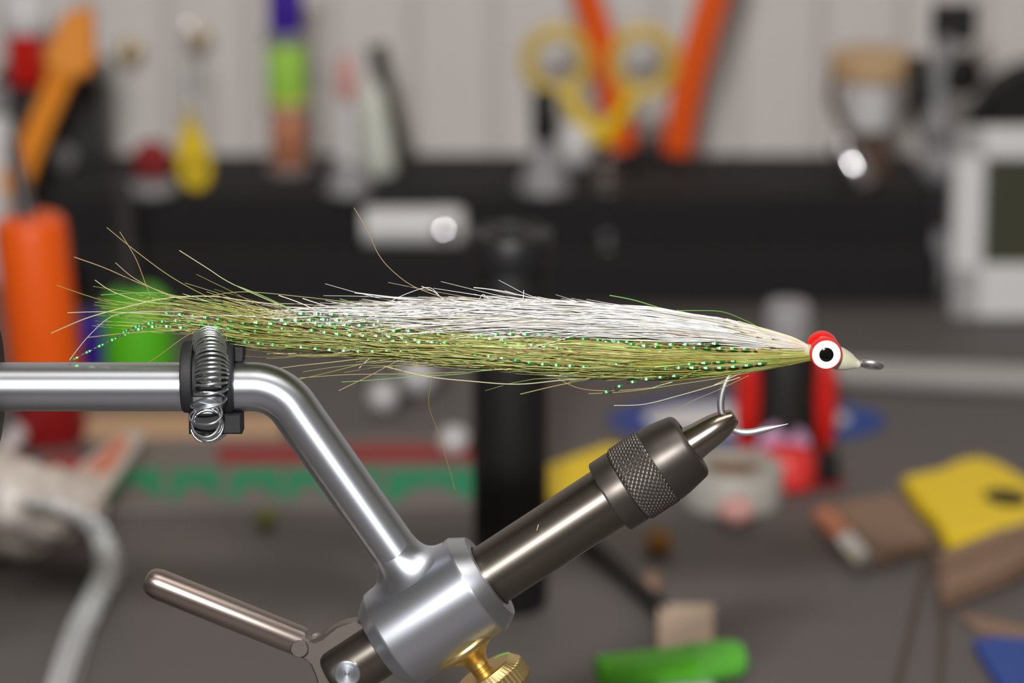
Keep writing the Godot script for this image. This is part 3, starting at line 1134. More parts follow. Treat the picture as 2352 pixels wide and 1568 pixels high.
	part(g[0], "body", [[0, 0], [60, 0], [63, 6], [58, 22], [40, 62], [28, 96], [24, 118], [0, 120]], g[1], "pale grey plastic")
	part(g[0], "cap", [[0, 118], [26, 118], [29, 124], [29, 222], [25, 232], [0, 234]], g[1], "black plastic")
	g = put("cap_ball", "round white cap beside the grey cone-shaped bottle", "cap", 1318, 372, H2)
	part(g[0], "dome", [[0, 0], [34, 0], [42, 16], [45, 40], [42, 62], [32, 82], [16, 92], [0, 95]], g[1], "white plastic")
	part(g[0], "rim", [[30, 0], [47, 0], [48, 8], [42, 14], [30, 14]], g[1], "pale grey plastic")
	scissors_and_pliers()
	# chrome studs on the caddy
	for p in [[1392, 398, H2, "steel stud on top of the caddy below the scissors, the rear one"], [1392, 436, H2, "steel stud on top of the caddy below the scissors, the front one"], [1392, 566, H1, "steel stud on the lower tier of the caddy"]]:
		g = put("steel_stud", p[3], "stud", p[0], p[1], p[2], "steel studs on the caddy")
		part(g[0], "head", [[0, 6], [8, 6], [20, 14], [22, 24], [16, 34], [0, 38]], g[1], "grey metal", Transform3D.IDENTITY, 24)
		part(g[0], "washer", [[0, 0], [24, 0], [25, 3], [22, 7], [0, 7]], g[1], "grey metal", Transform3D.IDENTITY, 24)
	# white pen light on the lower tier
	g = put("pen_light", "short white cylinder lying on the lower tier of the black caddy", "pen light", 950, 560, H1)
	k = g[1]
	var lx := axis(Vector3(-115, 43, 0) * k, Vector3(1, 0, 0))
	part(g[0], "body", [[0, 0], [36, 0], [43, 6], [43, 150], [0, 150]], k, "white plastic", lx)
	part(g[0], "head", [[0, 150], [44, 150], [44, 214], [40, 226], [32, 232], [0, 232]], k, "white plastic", lx)
	part(g[0], "button", [[0, 0], [22, 0], [22, 5], [16, 7.6], [8, 9.2], [0, 9.7]], k, "chrome", axis(Vector3(72, 43, 42) * k, Vector3(0.02, 0.25, 1), Vector3(1, 0, 0)), 32)
	right_cluster()
	left_cluster()


func loop_pts(c: Vector3, rx: float, ry: float, n := 36) -> PackedVector3Array:
	var out := PackedVector3Array()
	for i in n:
		var a := TAU * i / n
		out.append(c + Vector3(cos(a) * rx, sin(a) * ry, 0))
	return out


func scissors_and_pliers() -> void:
	var g := put("scissors", "scissors with translucent yellow finger loops standing point down in the caddy", "scissors", 1376, 372, H2)
	var o: Node3D = g[0]
	var k: float = g[1]
	for s in [-1.0, 1.0]:
		var mb := MB.new()
		mb.tube(loop_pts(Vector3(s * 97, 235, s * 4) * k, 66 * k, 70 * k), 19 * k, 12, false, true)
		var lp := build("finger_loop", mb, mats["clear amber"], o)
		mb = MB.new()
		mb.tube(smooth(PackedVector3Array([Vector3(s * 78, 165, s * 4) * k, Vector3(s * 52, 120, s * 4) * k, Vector3(s * 24, 84, s * 3) * k, Vector3(s * 8, 50, s * 2) * k]), 4), 21 * k, 12)
		build("shank", mb, mats["yellow plastic"], lp)
	for s in [-1.0, 1.0]:
		block(o, "blade", Vector3(26, 66, 6) * k, Vector3(s * 6, 33, s * 4) * k, "dull black", 0.0002, 4 * k)
	part(o, "pivot", [[0, -14], [12, -14], [13, -10], [13, 10], [12, 14], [0, 14]], k, "grey metal", axis(Vector3(0, 56, 0) * k, Vector3(0, 0, 1), Vector3(1, 0, 0)), 24)
	g = put("pliers", "pliers with long orange handles spread upward behind the yellow scissors", "pliers", 1494, 378, H2)
	o = g[0]
	k = g[1]
	var mb2 := MB.new()
	var z := -40.0
	mb2.tube(smooth(PackedVector3Array([Vector3(-64, 30, z) * k, Vector3(-72, 80, z) * k, Vector3(-96, 210, z) * k, Vector3(-132, 330, z) * k, Vector3(-176, 460, z) * k]), 5), 35 * k, 16)
	build("handle", mb2, mats["orange plastic"], o)
	mb2 = MB.new()
	mb2.tube(smooth(PackedVector3Array([Vector3(62, 22, z) * k, Vector3(72, 90, z) * k, Vector3(92, 200, z) * k, Vector3(126, 330, z) * k, Vector3(170, 480, z) * k]), 5), 38 * k, 16)
	build("handle", mb2, mats["orange plastic"], o)
	block(o, "joint", Vector3(150, 66, 26) * k, Vector3(0, 33, z) * k, "dull black", 0.0005, 14 * k)
	part(o, "rivet", [[0, -16], [22, -16], [23, 12], [18, 17], [0, 17]], k, "chrome", axis(Vector3(0, 52, z) * k, Vector3(0, 0, 1), Vector3(1, 0, 0)), 24)


func right_cluster() -> void:
	# white framed display
	var g := put("desk_display", "white framed desk display with a dark olive screen at the right", "display", 2342, 728)
	var o: Node3D = g[0]
	var k: float = g[1]
	var tilt := Basis(Vector3.RIGHT, deg_to_rad(-6))
	var mb := MB.new()
	var h := 440.0
	var w := 330.0
	var fr := 74.0
	# frame of four bars
	mb.extrude(rrect(w, 128, 14), 60, 8, Transform3D(tilt, tilt * Vector3(0, 64, 0)))
	for i in mb.v.size():
		mb.v[i] *= k
	build("frame_bottom", mb, mats["white plastic"], o)
	mb = MB.new()
	mb.extrude(rrect(w, 72, 14), 60, 8, Transform3D(tilt, tilt * Vector3(0, h - 36, 0)))
	for i in mb.v.size():
		mb.v[i] *= k
	build("frame_top", mb, mats["white plastic"], o)
	for s in [-1.0, 1.0]:
		mb = MB.new()
		mb.extrude(rrect(fr, h, 14), 60, 8, Transform3D(tilt, tilt * Vector3(s * (w - fr) / 2, h / 2, 0)))
		for i in mb.v.size():
			mb.v[i] *= k
		build("frame_side", mb, mats["white plastic"], o)
	mb = MB.new()
	mb.extrude(rrect(w - 20, h - 40, 6), 34, 2, Transform3D(tilt, tilt * Vector3(0, h / 2, -4)))
	for i in mb.v.size():
		mb.v[i] *= k
	build("screen", mb, mats["screen"], o, "dark olive screen")
	# black tape roll behind
	g = put("tape_roll", "black round roll standing behind the white framed display", "tape roll", 2380, 470)
	var rr := 168.0
	part(g[0], "roll", [[50, -44], [rr - 4, -44], [rr, -40], [rr, 40], [rr - 4, 44], [50, 44], [50, -44]], g[1], "dull black", axis(Vector3(0, rr, 0) * g[1], Vector3(0, 0, 1), Vector3(1, 0, 0)), 56)
	part(g[0], "core", [[42, -46], [51, -46], [51, 46], [42, 46], [42, -46]], g[1], "dark grey", axis(Vector3(0, rr, 0) * g[1], Vector3(0, 0, 1), Vector3(1, 0, 0)), 40)
	(g[0] as Node3D).position.y += 0.0
	# clamp with joints
	g = put("jointed_clamp", "black and grey jointed clamp left of the white framed display", "clamp", 2150, 640)
	o = g[0]
	k = g[1]
	part(o, "foot", [[0, 0], [52, 0], [54, 6], [40, 60], [34, 120], [0, 122]], k, "pale grey plastic")
	rod(o, "stem", [Vector3(0, 110, 0) * k, Vector3(-6, 240, 0) * k], 26 * k, "dark grey")
	mb = MB.new()
	mb.ball(Vector3(-6, 275, 6) * k, Vector3(46, 50, 46) * k)
	build("joint", mb, mats["pale grey plastic"], o)
	mb = MB.new()
	mb.ball(Vector3(-18, 365, 6) * k, Vector3(38, 50, 38) * k)
	build("joint", mb, mats["pale grey plastic"], o)
	rod(o, "arm", [Vector3(-10, 300, 0) * k, Vector3(-56, 400, 0) * k, Vector3(-62, 520, 0) * k], 24 * k, "dull black")
	part(o, "knob", [[0, -24], [36, -24], [44, -16], [44, 16], [36, 24], [0, 24]], k, "dull black", axis(Vector3(36, 480, 10) * k, Vector3(0.5, 0.2, 1), Vector3(1, 0, 0)), 32)
	rod(o, "upper_arm", [Vector3(-10, 380, 0) * k, Vector3(-8, 480, 0) * k, Vector3(-2, 570, 0) * k], 26 * k, "pale grey plastic")
	block(o, "bracket", Vector3(98, 84, 40) * k, Vector3(14, 598, 0) * k, "dull black", 0.0006, 6 * k)
	# wooden topped thread spool on a chrome stem
	g = put("wood_spool", "white thread spool with a tan wooden flange left of the jointed clamp", "spool", 1992, 400, H2)
	o = g[0]
	k = g[1]
	part(o, "base", [[0, 0], [60, 0], [62, 8], [50, 40], [40, 112], [0, 114]], k, "dark wood")
	part(o, "winding", [[0, 112], [52, 112], [58, 122], [58, 222], [52, 232], [0, 232]], k, "white plastic")
	part(o, "flange", [[0, 230], [92, 230], [96, 236], [96, 276], [92, 284], [0, 286]], k, "tan wood")
	mb = MB.new()
	mb.tube(smooth(PackedVector3Array([Vector3(-84, 232, 10) * k, Vector3(-88, 180, 14) * k, Vector3(-66, 130, 16) * k, Vector3(-40, 96, 10) * k]), 5), 11 * k, 12)
	build("guard", mb, mats["dark wood"], o)
	g = put("chrome_tube", "short bright chrome tube leaning in front of the white thread spool", "tube", 1975, 432, H2)
	var cax := cam_b * Vector3(-0.5, 0.85, -0.053)
	var cfoot: Vector3 = Vector3(16, 0, 0) * g[1]
	part(g[0], "sleeve", [[0, 0], [14, 0], [25, 5], [28, 14], [28, 112], [25, 121], [14, 126], [0, 127]], g[1], "chrome", axis(cfoot, cax), 40)
	part(g[0], "rim", [[28, 96], [30, 97], [30, 108], [28, 109]], g[1], "grey metal", axis(cfoot, cax), 40)


func left_cluster() -> void:
	# dark box at the left with bottles and an amber handled loop tool
	var g := put("storage_box", "tall dark grey box at the left end of the caddy", "box", 150, 560)
	var o: Node3D = g[0]
	var k: float = g[1]
	block(o, "body", Vector3(240, 380, 190) * k, Vector3(-18, 190, -40) * k, "dark grey", 0.0012, 0.0014)
	block(o, "lid", Vector3(246, 30, 196) * k, Vector3(-18, 392, -40) * k, "black plastic", 0.001, 0.0014)
	mb_ball(o, "highlight_spot", Vector3(14, 220, 58) * k, Vector3(26, 30, 14) * k, "pale grey plastic")  # pale ball whose colour stands in for a highlight on the box
	var topy := 407.0 * k
	g = put("cap_bottle", "small red bottle with a round white cap behind the amber loop tool", "bottle", 62, 190, topy)
	part(g[0], "body", [[0, 0], [40, 0], [43, 6], [43, 108], [30, 124], [0, 126]], g[1], "red plastic")
	part(g[0], "cap", [[0, 122], [50, 122], [56, 134], [56, 178], [46, 200], [24, 212], [0, 214]], g[1], "white plastic")
	g = put("white_vial", "narrow white vial at the left edge in front of the dark grey box", "vial", 4, 640)
	part(g[0], "body", [[0, 0], [34, 0], [38, 6], [38, 380], [30, 392], [0, 394]], g[1], "white plastic")
	part(g[0], "cap", [[0, 392], [36, 392], [38, 396], [38, 440], [32, 450], [0, 452]], g[1], "pale grey plastic")
	# amber tool: flat block, two long loops
	g = put("loop_tool", "amber plastic handled loop tool leaning in front of the dark box", "tool", 48, 440, 0.012)
	o = g[0]
	var dp := spot(60, 300, 0.80)
	var kk := px(0.80)
	o.transform = at(spot(30, 446, 0.80))
	var base := o.position
	var P := func(x: float, y: float, dz: float) -> Vector3: return spot(x, y, 0.80) + Vector3(0, 0, dz) - base
	var mb := MB.new()
	mb.tube(smooth(PackedVector3Array([P.call(140, 120, 0), P.call(110, 210, 0), P.call(62, 320, 0), P.call(22, 400, 0), P.call(26, 440, 0), P.call(52, 432, 0), P.call(70, 380, 0), P.call(110, 280, 0), P.call(150, 190, 0), P.call(175, 130, 0)]), 6), 17 * kk, 12)
	build("loop", mb, mats["amber plastic"], o)
	mb = MB.new()
	var poly := PackedVector2Array()
	for p in [[150, 30], [215, 12], [222, 150], [205, 172], [160, 188], [100, 150], [108, 110]]:
		var q: Vector3 = P.call(p[0], p[1], 0)
		poly.append(Vector2(q.x, q.y / cos(deg_to_rad(18))))
	mb.extrude(poly, 40 * kk, 8 * kk, Transform3D(Basis(Vector3.RIGHT, deg_to_rad(-18)), Vector3.ZERO))
	build("handle", mb, mats["amber plastic"], o)
	# orange bottle with a steel nozzle
	g = put("orange_bottle", "orange bottle with a red foot and thin steel nozzle at the left", "bottle", 122, 1005)
	o = g[0]
	k = g[1]
	var lean := Transform3D(Basis(Vector3(0, 0, 1), deg_to_rad(3.2)), Vector3.ZERO)
	part(o, "foot", [[0, 0], [76, 0], [80, 8], [80, 130], [0, 130]], k, "dark red", lean)
	part(o, "body", [[0, 128], [80, 128], [82, 136], [82, 500], [76, 520], [60, 528], [0, 530]], k, "orange plastic", lean)
	part(o, "nozzle", [[0, 528], [24, 528], [22, 560], [18, 640], [14, 720], [0, 722]], k, "grey metal", Transform3D(Basis(Vector3(0, 0, 1), deg_to_rad(8.0)), Vector3(40, -6, 0) * k), 24)
	# green bottle with a dark rod behind it
	g = put("green_bottle", "bright green round bottle behind the tail of the fly", "bottle", 322, 868)
	part(g[0], "body", [[0, 0], [70, 0], [78, 8], [80, 40], [80, 150], [72, 190], [50, 210], [0, 212]], g[1], "green plastic")
	part(g[0], "stem", [[0, 210], [24, 210], [22, 320], [20, 470], [0, 472]], g[1], "dark grey", Transform3D(Basis(Vector3(0, 0, 1), deg_to_rad(3.0)), Vector3.ZERO), 20)
	g = put("violet_cap", "small dark violet cap between the orange and the green bottle", "cap", 214, 836)
	part(g[0], "body", [[0, 0], [26, 0], [28, 4], [28, 110], [22, 122], [0, 124]], g[1], "violet thread")
	part(g[0], "rim", [[26, 0], [31, 0], [31, 12], [26, 12]], g[1], "violet thread")


func mb_ball(root: Node3D, called: String, p: Vector3, r: Vector3, m: String) -> MeshInstance3D:
	var mb := MB.new()
	mb.ball(p, r)
	return build(called, mb, mats[m], root)


# outline given by spots of the photograph on the desk, as a flat piece of that thickness
func desk_piece(mb: MB, list: Array, origin: Vector3, lift: float, thick: float, bevel := 0.0003) -> void:
	var poly := PackedVector2Array()
	for p in list:
		var w := on_desk(p[0], p[1], lift + thick) - origin
		poly.append(Vector2(w.x, -w.z))
	mb.extrude(poly, thick, bevel, Transform3D(FLAT, Vector3(0, lift + thick / 2, 0)))


func desk_things() -> void:
	var g: Array
	var o: Node3D
	var k := 0.0
	var mb: MB
	# black post bottle in the middle
	g = put("black_bottle", "tall black cylinder bottle standing behind the vise in the middle", "bottle", 1172, 1385)
	o = g[0]
	k = g[1]
	part(o, "body", [[0, 0], [80, 0], [84, 6], [84, 800], [80, 812], [0, 814]], k, "dull black")
	part(o, "cap", [[0, 812], [92, 812], [95, 818], [95, 880], [90, 888], [78, 890], [74, 884], [0, 884]], k, "black plastic")
	part(o, "ring", [[34, 884], [46, 884], [46, 892], [34, 892], [34, 884]], k, "dark grey")
	# glue bottle with red sides
	g = put("glue_bottle", "black bottle with red side grips and a white cap, behind the hook", "bottle", 1800, 1062)
	o = g[0]
	k = g[1]
	part(o, "body", [[0, 0], [86, 0], [90, 6], [88, 60], [80, 160], [76, 250], [66, 280], [0, 282]], k, "dull black", Transform3D.IDENTITY, 40)
	for s in [-1.0, 1.0]:
		mb = MB.new()
		mb.ball(Vector3(s * 84, 150, 16) * k, Vector3(34, 138, 40) * k, 24, 16)
		build("side_grip", mb, mats["red plastic"], o)
	part(o, "cap", [[0, 280], [54, 280], [54, 288], [54, 372], [46, 384], [0, 386]], k, "pale grey plastic")
	part(o, "label_disc", [[0, 0], [58, 0], [60, 2], [58, 4], [0, 4]], k, "label pink" if mats.has("label pink") else mat("label pink", s8(188, 150, 186), 0.5).resource_name, axis(Vector3(-10, 66, 86) * k, Vector3(0, 0.2, 1), Vector3(1, 0, 0)), 32)
	g = put("foam_plug", "red round plug lying in front of the black and red bottle", "plug", 1806, 1108)
	part(g[0], "body", [[0, 0], [62, 0], [68, 6], [68, 62], [58, 78], [30, 86], [0, 88]], g[1], "red cap" if mats.has("red cap") else mat("red cap", s8(232, 62, 58), 0.4).resource_name)
	part(g[0], "rim", [[60, 0], [78, 0], [80, 6], [72, 12], [60, 12]], g[1], "dark red")
	g = put("black_nozzle", "small black nozzle standing right of the red cap", "nozzle", 1900, 1108)
	part(g[0], "body", [[0, 0], [28, 0], [30, 4], [26, 50], [22, 76], [0, 78]], g[1], "dull black")
	part(g[0], "foot", [[26, 0], [40, 0], [40, 8], [26, 8]], g[1], "dark red")
	# oval label on the desk
	var c := on_desk(1715, 966)
	o = thing("oval_label", "flat blue oval label with a white middle under the glue bottle", "label", at(c))
	var kl := px(depth_of(c))
	for e in [["border", 318.0, 160.0, 0.0, 0.0005, "blue plastic"], ["middle", 236.0, 100.0, 0.0005, 0.0004, "white plastic"]]:
		mb = MB.new()
		var ov := PackedVector2Array()
		for i in 56:
			ov.append(Vector2(cos(TAU * i / 56) * e[1], sin(TAU * i / 56) * e[2]) * kl)
		mb.extrude(ov, e[4], 0.0001, Transform3D(FLAT, Vector3(0, e[3] + e[4] / 2, 0)))
		build(e[0], mb, mats[e[5]], o)
	# steel ruler at the right
	c = on_desk(2200, 865)
	o = thing("ruler", "pale grey metal ruler lying across the desk at the right", "ruler", at(c))
	mb = MB.new()
	desk_piece(mb, [[1880, 822], [2420, 842], [2420, 898], [1880, 872]], c, 0.0, 0.0012)
	build("blade", mb, mat("ruler grey", s8(186, 184, 182), 0.5), o)
	mb = MB.new()
	desk_piece(mb, [[1880, 866], [2420, 890], [2420, 900], [1880, 876]], c, 0.0012, 0.0004)
	build("edge", mb, mats["pale grey plastic"], o)
	# yellow foam pieces
	for y in [["yellow foam piece behind the jaw tube of the vise", [[1246, 1068], [1330, 1040], [1400, 1016], [1440, 1030], [1430, 1090], [1370, 1120], [1262, 1150], [1246, 1110]], []], ["large yellow foam piece with a dark oval hole at the right", [[2072, 1092], [2110, 1084], [2160, 1074], [2200, 1054], [2250, 1046], [2300, 1062], [2380, 1110], [2400, 1200], [2310, 1214], [2240, 1226], [2180, 1250], [2150, 1190], [2110, 1150]], [2312, 1142]]]:
		c = on_desk(y[1][0][0], y[1][0][1])
		o = thing("foam_piece", y[0], "foam", at(c), "yellow foam pieces")
		mb = MB.new()
		desk_piece(mb, y[1], c, 0.0, 0.004, 0.0008)
		build("sheet", mb, mats["yellow plastic"], o)
		if y[2]:
			mb = MB.new()
			var hc := on_desk(y[2][0], y[2][1], 0.004) - c
			mb.lathe(V2([[0, -0.0006], [0.0048, -0.0006], [0.0051, 0.0001], [0.0047, 0.0003], [0, 0.0003]]), Transform3D(Basis(Vector3.UP, 0.3).scaled_local(Vector3(1, 1, 1.15)), hc), 32)
			build("hole", mb, mat("hole dark", s8(58, 50, 16), 0.7), o)
	# clear tape ring
	g = put("tape_ring", "translucent white tape roll lying behind the knurled nut", "tape roll", 1680, 1150)
	k = g[1]
	part(g[0], "tape", [[66, 0], [112, 0], [116, 5], [116, 84], [112, 90], [70, 90], [66, 85], [66, 0]], k, "tape white" if mats.has("tape white") else mat("tape white", s8(182, 180, 172), 0.4).resource_name, Transform3D.IDENTITY, 56)
	part(g[0], "core", [[56, 0], [66, 0], [66, 78], [56, 78], [56, 0]], k, "brown wood", Transform3D.IDENTITY, 48)
	g = put("pink_bead", "pale pink bead lying in front of the translucent tape roll", "bead", 1690, 1200)
	part(g[0], "shell", [[0, 0], [26, 2], [38, 14], [42, 30], [36, 46], [20, 56], [6, 58], [6, 30]], g[1], "pink")
	part(g[0], "rim", [[4, 56], [9, 57], [9, 60], [4, 60]], g[1], "dark red", Transform3D.IDENTITY, 24)
	# brown block with a copper and steel end
	c = on_desk(2000, 1240)
	o = thing("wooden_block", "flat brown wooden block with a copper and steel end before the yellow foam", "block", at(c))
	for b in [["body", "brown wood", [[1905, 1152], [2062, 1124], [2145, 1222], [2010, 1268]]], ["copper_end", "copper wire", [[1866, 1162], [1905, 1152], [1960, 1212], [1920, 1224]]], ["steel_end", "chrome", [[1920, 1224], [1960, 1212], [2010, 1268], [1968, 1284]]]]:
		mb = MB.new()
		desk_piece(mb, b[2], c, 0.0, 0.0045, 0.0012)
		build(b[0], mb, mats[b[1]], o)
	# brown stick and two thin wires, blue card
	c = on_desk(2250, 1300)
	o = thing("split_stick", "split brown stick lying at the right below the yellow foam", "stick", at(c))
	mb = MB.new()
	desk_piece(mb, [[2148, 1268], [2280, 1212], [2330, 1200], [2420, 1172], [2420, 1200], [2300, 1246], [2160, 1300]], c, 0.0, 0.005, 0.0012)
	build("half", mb, mats["brown wood"], o)
	mb = MB.new()
	desk_piece(mb, [[2150, 1312], [2290, 1258], [2420, 1205], [2420, 1245], [2300, 1300], [2165, 1350]], c, 0.0, 0.006, 0.0015)
	build("half", mb, mats["brown wood"], o)
	for wv in [["thin dark wire running down the desk left of the split stick", [[2140, 1260], [2110, 1360], [2085, 1470], [2052, 1600]]], ["second thin dark wire running straight from the stick towards the front", [[2172, 1250], [2166, 1360], [2164, 1470], [2158, 1600]]]]:
		var pts := PackedVector3Array()
		c = on_desk(wv[1][0][0], wv[1][0][1])
		for p in wv[1]:
			pts.append(on_desk(p[0], p[1], 0.0006) - c)
		mb = MB.new()
		mb.tube(smooth(pts, 5), 0.0006, 8)
		var wo := build("wire", mb, mats["dark wood"], self)
		wo.position = c
		wo.set_meta("label", wv[0])
		wo.set_meta("category", "wire")
		wo.set_meta("group", "wires on the desk")
	c = on_desk(2320, 1500)
	o = thing("blue_card", "blue plastic card with a brown strip in the lower right corner", "card", at(c))
	mb = MB.new()
	desk_piece(mb, [[2234, 1468], [2290, 1458], [2440, 1470], [2440, 1640], [2360, 1640], [2290, 1560]], c, 0.0, 0.002)
	build("sheet", mb, mats["blue plastic"], o)
	mb = MB.new()
	desk_piece(mb, [[2200, 1405], [2250, 1412], [2420, 1450], [2420, 1480], [2240, 1440]], c, 0.0, 0.0012)
	build("strip", mb, mats["brown wood"], o)
	# green marker across a pale wooden strip
	c = on_desk(1576, 1480)
	o = thing("wooden_strip", "pale wooden strip lying on the desk under the green marker", "strip", at(c))
	mb = MB.new()
	desk_piece(mb, [[1512, 1386], [1640, 1386], [1640, 1500], [1510, 1500]], c, 0.0, 0.003)
	build("tan_end", mb, mat("pale tan", s8(216, 192, 170), 0.6), o)
	mb = MB.new()
	desk_piece(mb, [[1510, 1500], [1640, 1500], [1642, 1700], [1506, 1700]], c, 0.0, 0.003)
	build("white_end", mb, mat("pale wood", s8(214, 212, 208), 0.6), o)
	var m0 := on_desk(1372, 1545, 0.0066)
	var m1 := on_desk(1712, 1510, 0.0066)
	o = thing("green_marker", "green marker pen lying across the pale wooden strip", "marker", at(m0 - Vector3(0, 0.0036, 0)))
	var mx := axis(Vector3(0, 0.0036, 0), m1 - m0)
	var ml := (m1 - m0).length()
	part(o, "barrel", [[0, 0.0], [0.0030, 0.0], [0.0034, 0.0006], [0.0036, ml * 0.62], [0, ml * 0.62]], 1.0, "green plastic", mx, 32)
	part(o, "cap", [[0, ml * 0.62], [0.0040, ml * 0.62], [0.0040, ml - 0.003], [0.0032, ml - 0.0008], [0.0016, ml], [0, ml]], 1.0, "marker cap" if mats.has("marker cap") else mat("marker cap", s8(104, 196, 70), 0.35).resource_name, mx, 32)
	# dark slanting strip on the desk, and small scraps
	var r0 := on_desk(1330, 1225, 0.002)
	var r1 := on_desk(1520, 1400, 0.002)
	o = thing("dark_strip", "dark strip across the desk right of the black bottle", "rod", at(r0))
	rod(o, "shaft", [Vector3.ZERO, r1 - r0], 0.002, "dull black", 16)
	rod(o, "tip", [r1 - r0, (r1 - r0) * 1.06], 0.0012, "dark grey", 12)
	for s in [["bead", "pale brown bead beside the end of the dark strip", 1495, 1362, 30.0, "brown wood"], ["bead", "amber bead on the desk behind the vise, above the dark strip", 1512, 1272, 34.0, "amber dull"], ["fluff_ball", "small olive ball of fluff on the desk left of the vise arm", 612, 1210, 26.0, "olive dull"]]:
		if not mats.has(s[5]):
			mat(s[5], s8(150, 104, 44) if s[5] == "amber dull" else s8(104, 108, 44), 0.7)
		g = put(s[0], s[1], "bead" if s[0] == "bead" else "fluff", s[2], s[3])
		var r: float = s[4]
		part(g[0], "body", [[0, 0], [r * 0.6, r * 0.12], [r, r * 0.7], [r * 0.85, r * 1.3], [r * 0.4, r * 1.7], [0, r * 1.74]], g[1], s[5], Transform3D.IDENTITY, 24)
		part(g[0], "tuft" if s[0] != "bead" else "rim", [[r * 0.2, r * 1.7], [r * 0.3, r * 1.72], [r * 0.3, r * 1.8], [r * 0.2, r * 1.8]], g[1], s[5], Transform3D.IDENTITY, 16)
	# steel weights behind the arm
	for s in [[960, 905, 44.0, "large bright steel ball weight behind the middle of the arm"], [880, 945, 36.0, "steel ball weight, the nearest to the bent arm"], [1042, 1045, 36.0, "steel ball weight beside the black bottle"]]:
		g = put("ball_weight", s[3], "weight", s[0], s[1], 0.0, "steel ball weights")
		k = g[1]
		mb_ball(g[0], "ball", Vector3(0, s[2], 0) * k, Vector3.ONE * s[2] * k, "weight steel" if mats.has("weight steel") else mat("weight steel", s8(206, 205, 207), 0.4, 0.15).resource_name)
		rod(g[0], "stem", [Vector3(0, s[2], 0) * k, Vector3(60, 16, -40) * k], 12 * k, "dark grey")
	# ruler of wood behind the arm
	c = on_desk(400, 970)
	o = thing("wooden_ruler", "tan wooden ruler lying on the desk behind the straight arm", "ruler", at(c))
	mb = MB.new()
	desk_piece(mb, [[130, 944], [650, 944], [650, 986], [130, 992]], c, 0.0, 0.0022)
	build("blade", mb, mat("ruler tan", s8(196, 160, 126), 0.6), o)
	mb = MB.new()
	desk_piece(mb, [[130, 941], [650, 941], [650, 947], [130, 947]], c, 0.0022, 0.0003, 0.0001)
	build("edge", mb, mats["brown wood"], o)
	# printed card with green arches and a red stripe
	c = on_desk(650, 1090)
	o = thing("printed_card", "grey printed card with a row of green arches and a red stripe", "card", at(c))
	mb = MB.new()
	desk_piece(mb, [[215, 1008], [1100, 1004], [1106, 1162], [190, 1172]], c, 0.0, 0.0008, 0.0002)
	build("sheet", mb, mat("card grey", s8(120, 112, 108), 0.6), o)
	mb = MB.new()
	desk_piece(mb, [[500, 1022], [1092, 1018], [1094, 1056], [500, 1064]], c, 0.0008, 0.0002, 0.00005)
	build("red_stripe", mb, mat("print red", s8(150, 44, 40), 0.6), o)
	for a in [[232, 372], [386, 506], [524, 644], [650, 772], [776, 872], [880, 1088]]:
		mb = MB.new()
		var x0: float = a[0]
		var x1: float = a[1]
		var w := x1 - x0
		desk_piece(mb, [[x0 + w * 0.06, 1078], [x1, 1074], [x1, 1138], [x1 - w * 0.12, 1146], [x1 - w * 0.24, 1124], [x0 + w * 0.52, 1111], [x0 + w * 0.3, 1124], [x0 + w * 0.16, 1150], [x0, 1148]], c, 0.0008, 0.0002, 0.00005)
		build("green_arch", mb, mat("print green", s8(24, 142, 96), 0.6), o)
	bag_and_tinsel()


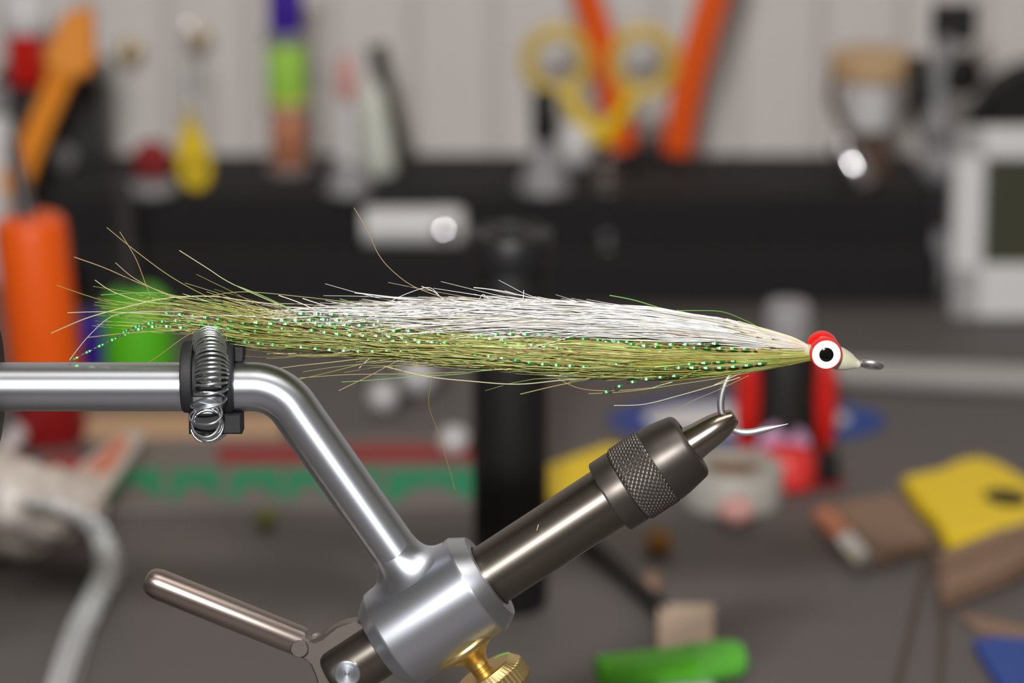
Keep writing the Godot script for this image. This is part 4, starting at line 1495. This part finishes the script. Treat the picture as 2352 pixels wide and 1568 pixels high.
func bag_and_tinsel() -> void:
	var c := on_desk(60, 1275)
	var o := thing("plastic_bag", "crumpled milky plastic bag of materials in the lower left", "bag", at(c))
	var f := FastNoiseLite.new()
	f.seed = 5
	f.frequency = 70.0
	f.fractal_octaves = 3
	var mb := MB.new()
	mb.ball(Vector3(-0.005, 0.0105, -0.002), Vector3(0.0205, 0.0105, 0.0135), 64, 36)
	for i in mb.v.size():
		var p := mb.v[i]
		mb.v[i] = p + mb.n[i] * (f.get_noise_3dv(p) * 0.004)
		mb.v[i].y = maxf(mb.v[i].y, 0.0001)
	recompute(mb)
	var bm := mat("milky film", s8(214, 204, 194), 0.3)
	bm.backlight_enabled = true
	bm.backlight = Color(0.5, 0.48, 0.44)
	build("film", mb, bm, o)
	mb = MB.new()
	var strip := PackedVector3Array([Vector3(0.004, 0.016, -0.012), Vector3(0.01, 0.014, -0.022), Vector3(0.018, 0.010, -0.034), Vector3(0.021, 0.006, -0.042)])
	desk_piece(mb, [[60, 1120], [150, 1090], [215, 1040], [290, 985], [335, 992], [265, 1100], [210, 1180], [140, 1200], [70, 1190]], c, 0.012, 0.0015, 0.0004)
	build("header", mb, bm, o, "pale folded header")
	mb = MB.new()
	desk_piece(mb, [[196, 1075], [275, 1000], [300, 1010], [250, 1085]], c, 0.0136, 0.0003, 0.0001)
	build("label", mb, mat("salmon", s8(216, 128, 98), 0.5), o, "salmon label")
	c = on_desk(120, 1100)
	o = thing("red_packet", "flat red packet lying behind the crumpled plastic bag", "packet", at(c))
	mb = MB.new()
	desk_piece(mb, [[40, 1085], [110, 1050], [190, 1040], [200, 1075], [120, 1110], [50, 1120]], c, 0.0, 0.002, 0.0005)
	build("film", mb, mat("packet red", s8(168, 70, 66), 0.45), o)
	mb = MB.new()
	desk_piece(mb, [[40, 1085], [110, 1050], [112, 1056], [44, 1092]], c, 0.002, 0.0003, 0.0001)
	build("seal", mb, mats["pale grey plastic"], o)
	var w0 := on_desk(-20, 1075, 0.003)
	var w1 := on_desk(52, 985, 0.003)
	o = thing("white_rod", "thick white rod lying at the left edge behind the bag", "rod", at(w0))
	rod(o, "shaft", [Vector3.ZERO, w1 - w0], 0.0022, "white plastic", 16)
	mb_ball(o, "tip", w1 - w0, Vector3.ONE * 0.0024, "white plastic")
	# hank of flash tinsel hanging over the bag and down to the desk
	c = on_desk(200, 1400)
	o = thing("tinsel_hank", "curved hank of pearly flash tinsel in the lower left", "tinsel", at(c))
	var path := [[60, 1150, 0.016], [125, 1160, 0.016], [190, 1186, 0.014], [234, 1238, 0.010], [246, 1300, 0.007], [224, 1365, 0.005], [190, 1430, 0.003], [162, 1500, 0.003], [128, 1610, 0.003]]
	mb = MB.new()
	for i in 110:
		var pts := PackedVector3Array()
		var ox := rng.randfn(0.0, 1.0)
		var oy := rng.randf()
		for j in path.size():
			var p: Array = path[j]
			var spread := 16.0 + 1.2 * j
			pts.append(on_desk(p[0] + ox * spread * 0.6 + rng.randf_range(-5, 5), p[1] + rng.randf_range(-8, 8), p[2] * (0.5 + oy)) - c)
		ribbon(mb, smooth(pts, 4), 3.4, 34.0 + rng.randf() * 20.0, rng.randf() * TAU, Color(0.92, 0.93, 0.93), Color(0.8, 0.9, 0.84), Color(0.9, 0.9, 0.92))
	var ti := build("strands", mb, mats["pearl film"] if mats.has("pearl film") else pearl(), o)
	ti.set_meta("kind", "stuff")


func pearl() -> StandardMaterial3D:
	var m := mat("pearl film", s8(255, 255, 255), 0.3, 0.35)
	m.vertex_color_use_as_albedo = true
	return m


func recompute(mb: MB) -> void:
	var acc := PackedVector3Array()
	acc.resize(mb.v.size())
	for i in range(0, mb.idx.size(), 3):
		var a := mb.idx[i]
		var b := mb.idx[i + 1]
		var d := mb.idx[i + 2]
		var nn := (mb.v[d] - mb.v[a]).cross(mb.v[b] - mb.v[a])
		acc[a] += nn
		acc[b] += nn
		acc[d] += nn
	for i in acc.size():
		if acc[i].length() > 0:
			mb.n[i] = acc[i].normalized()
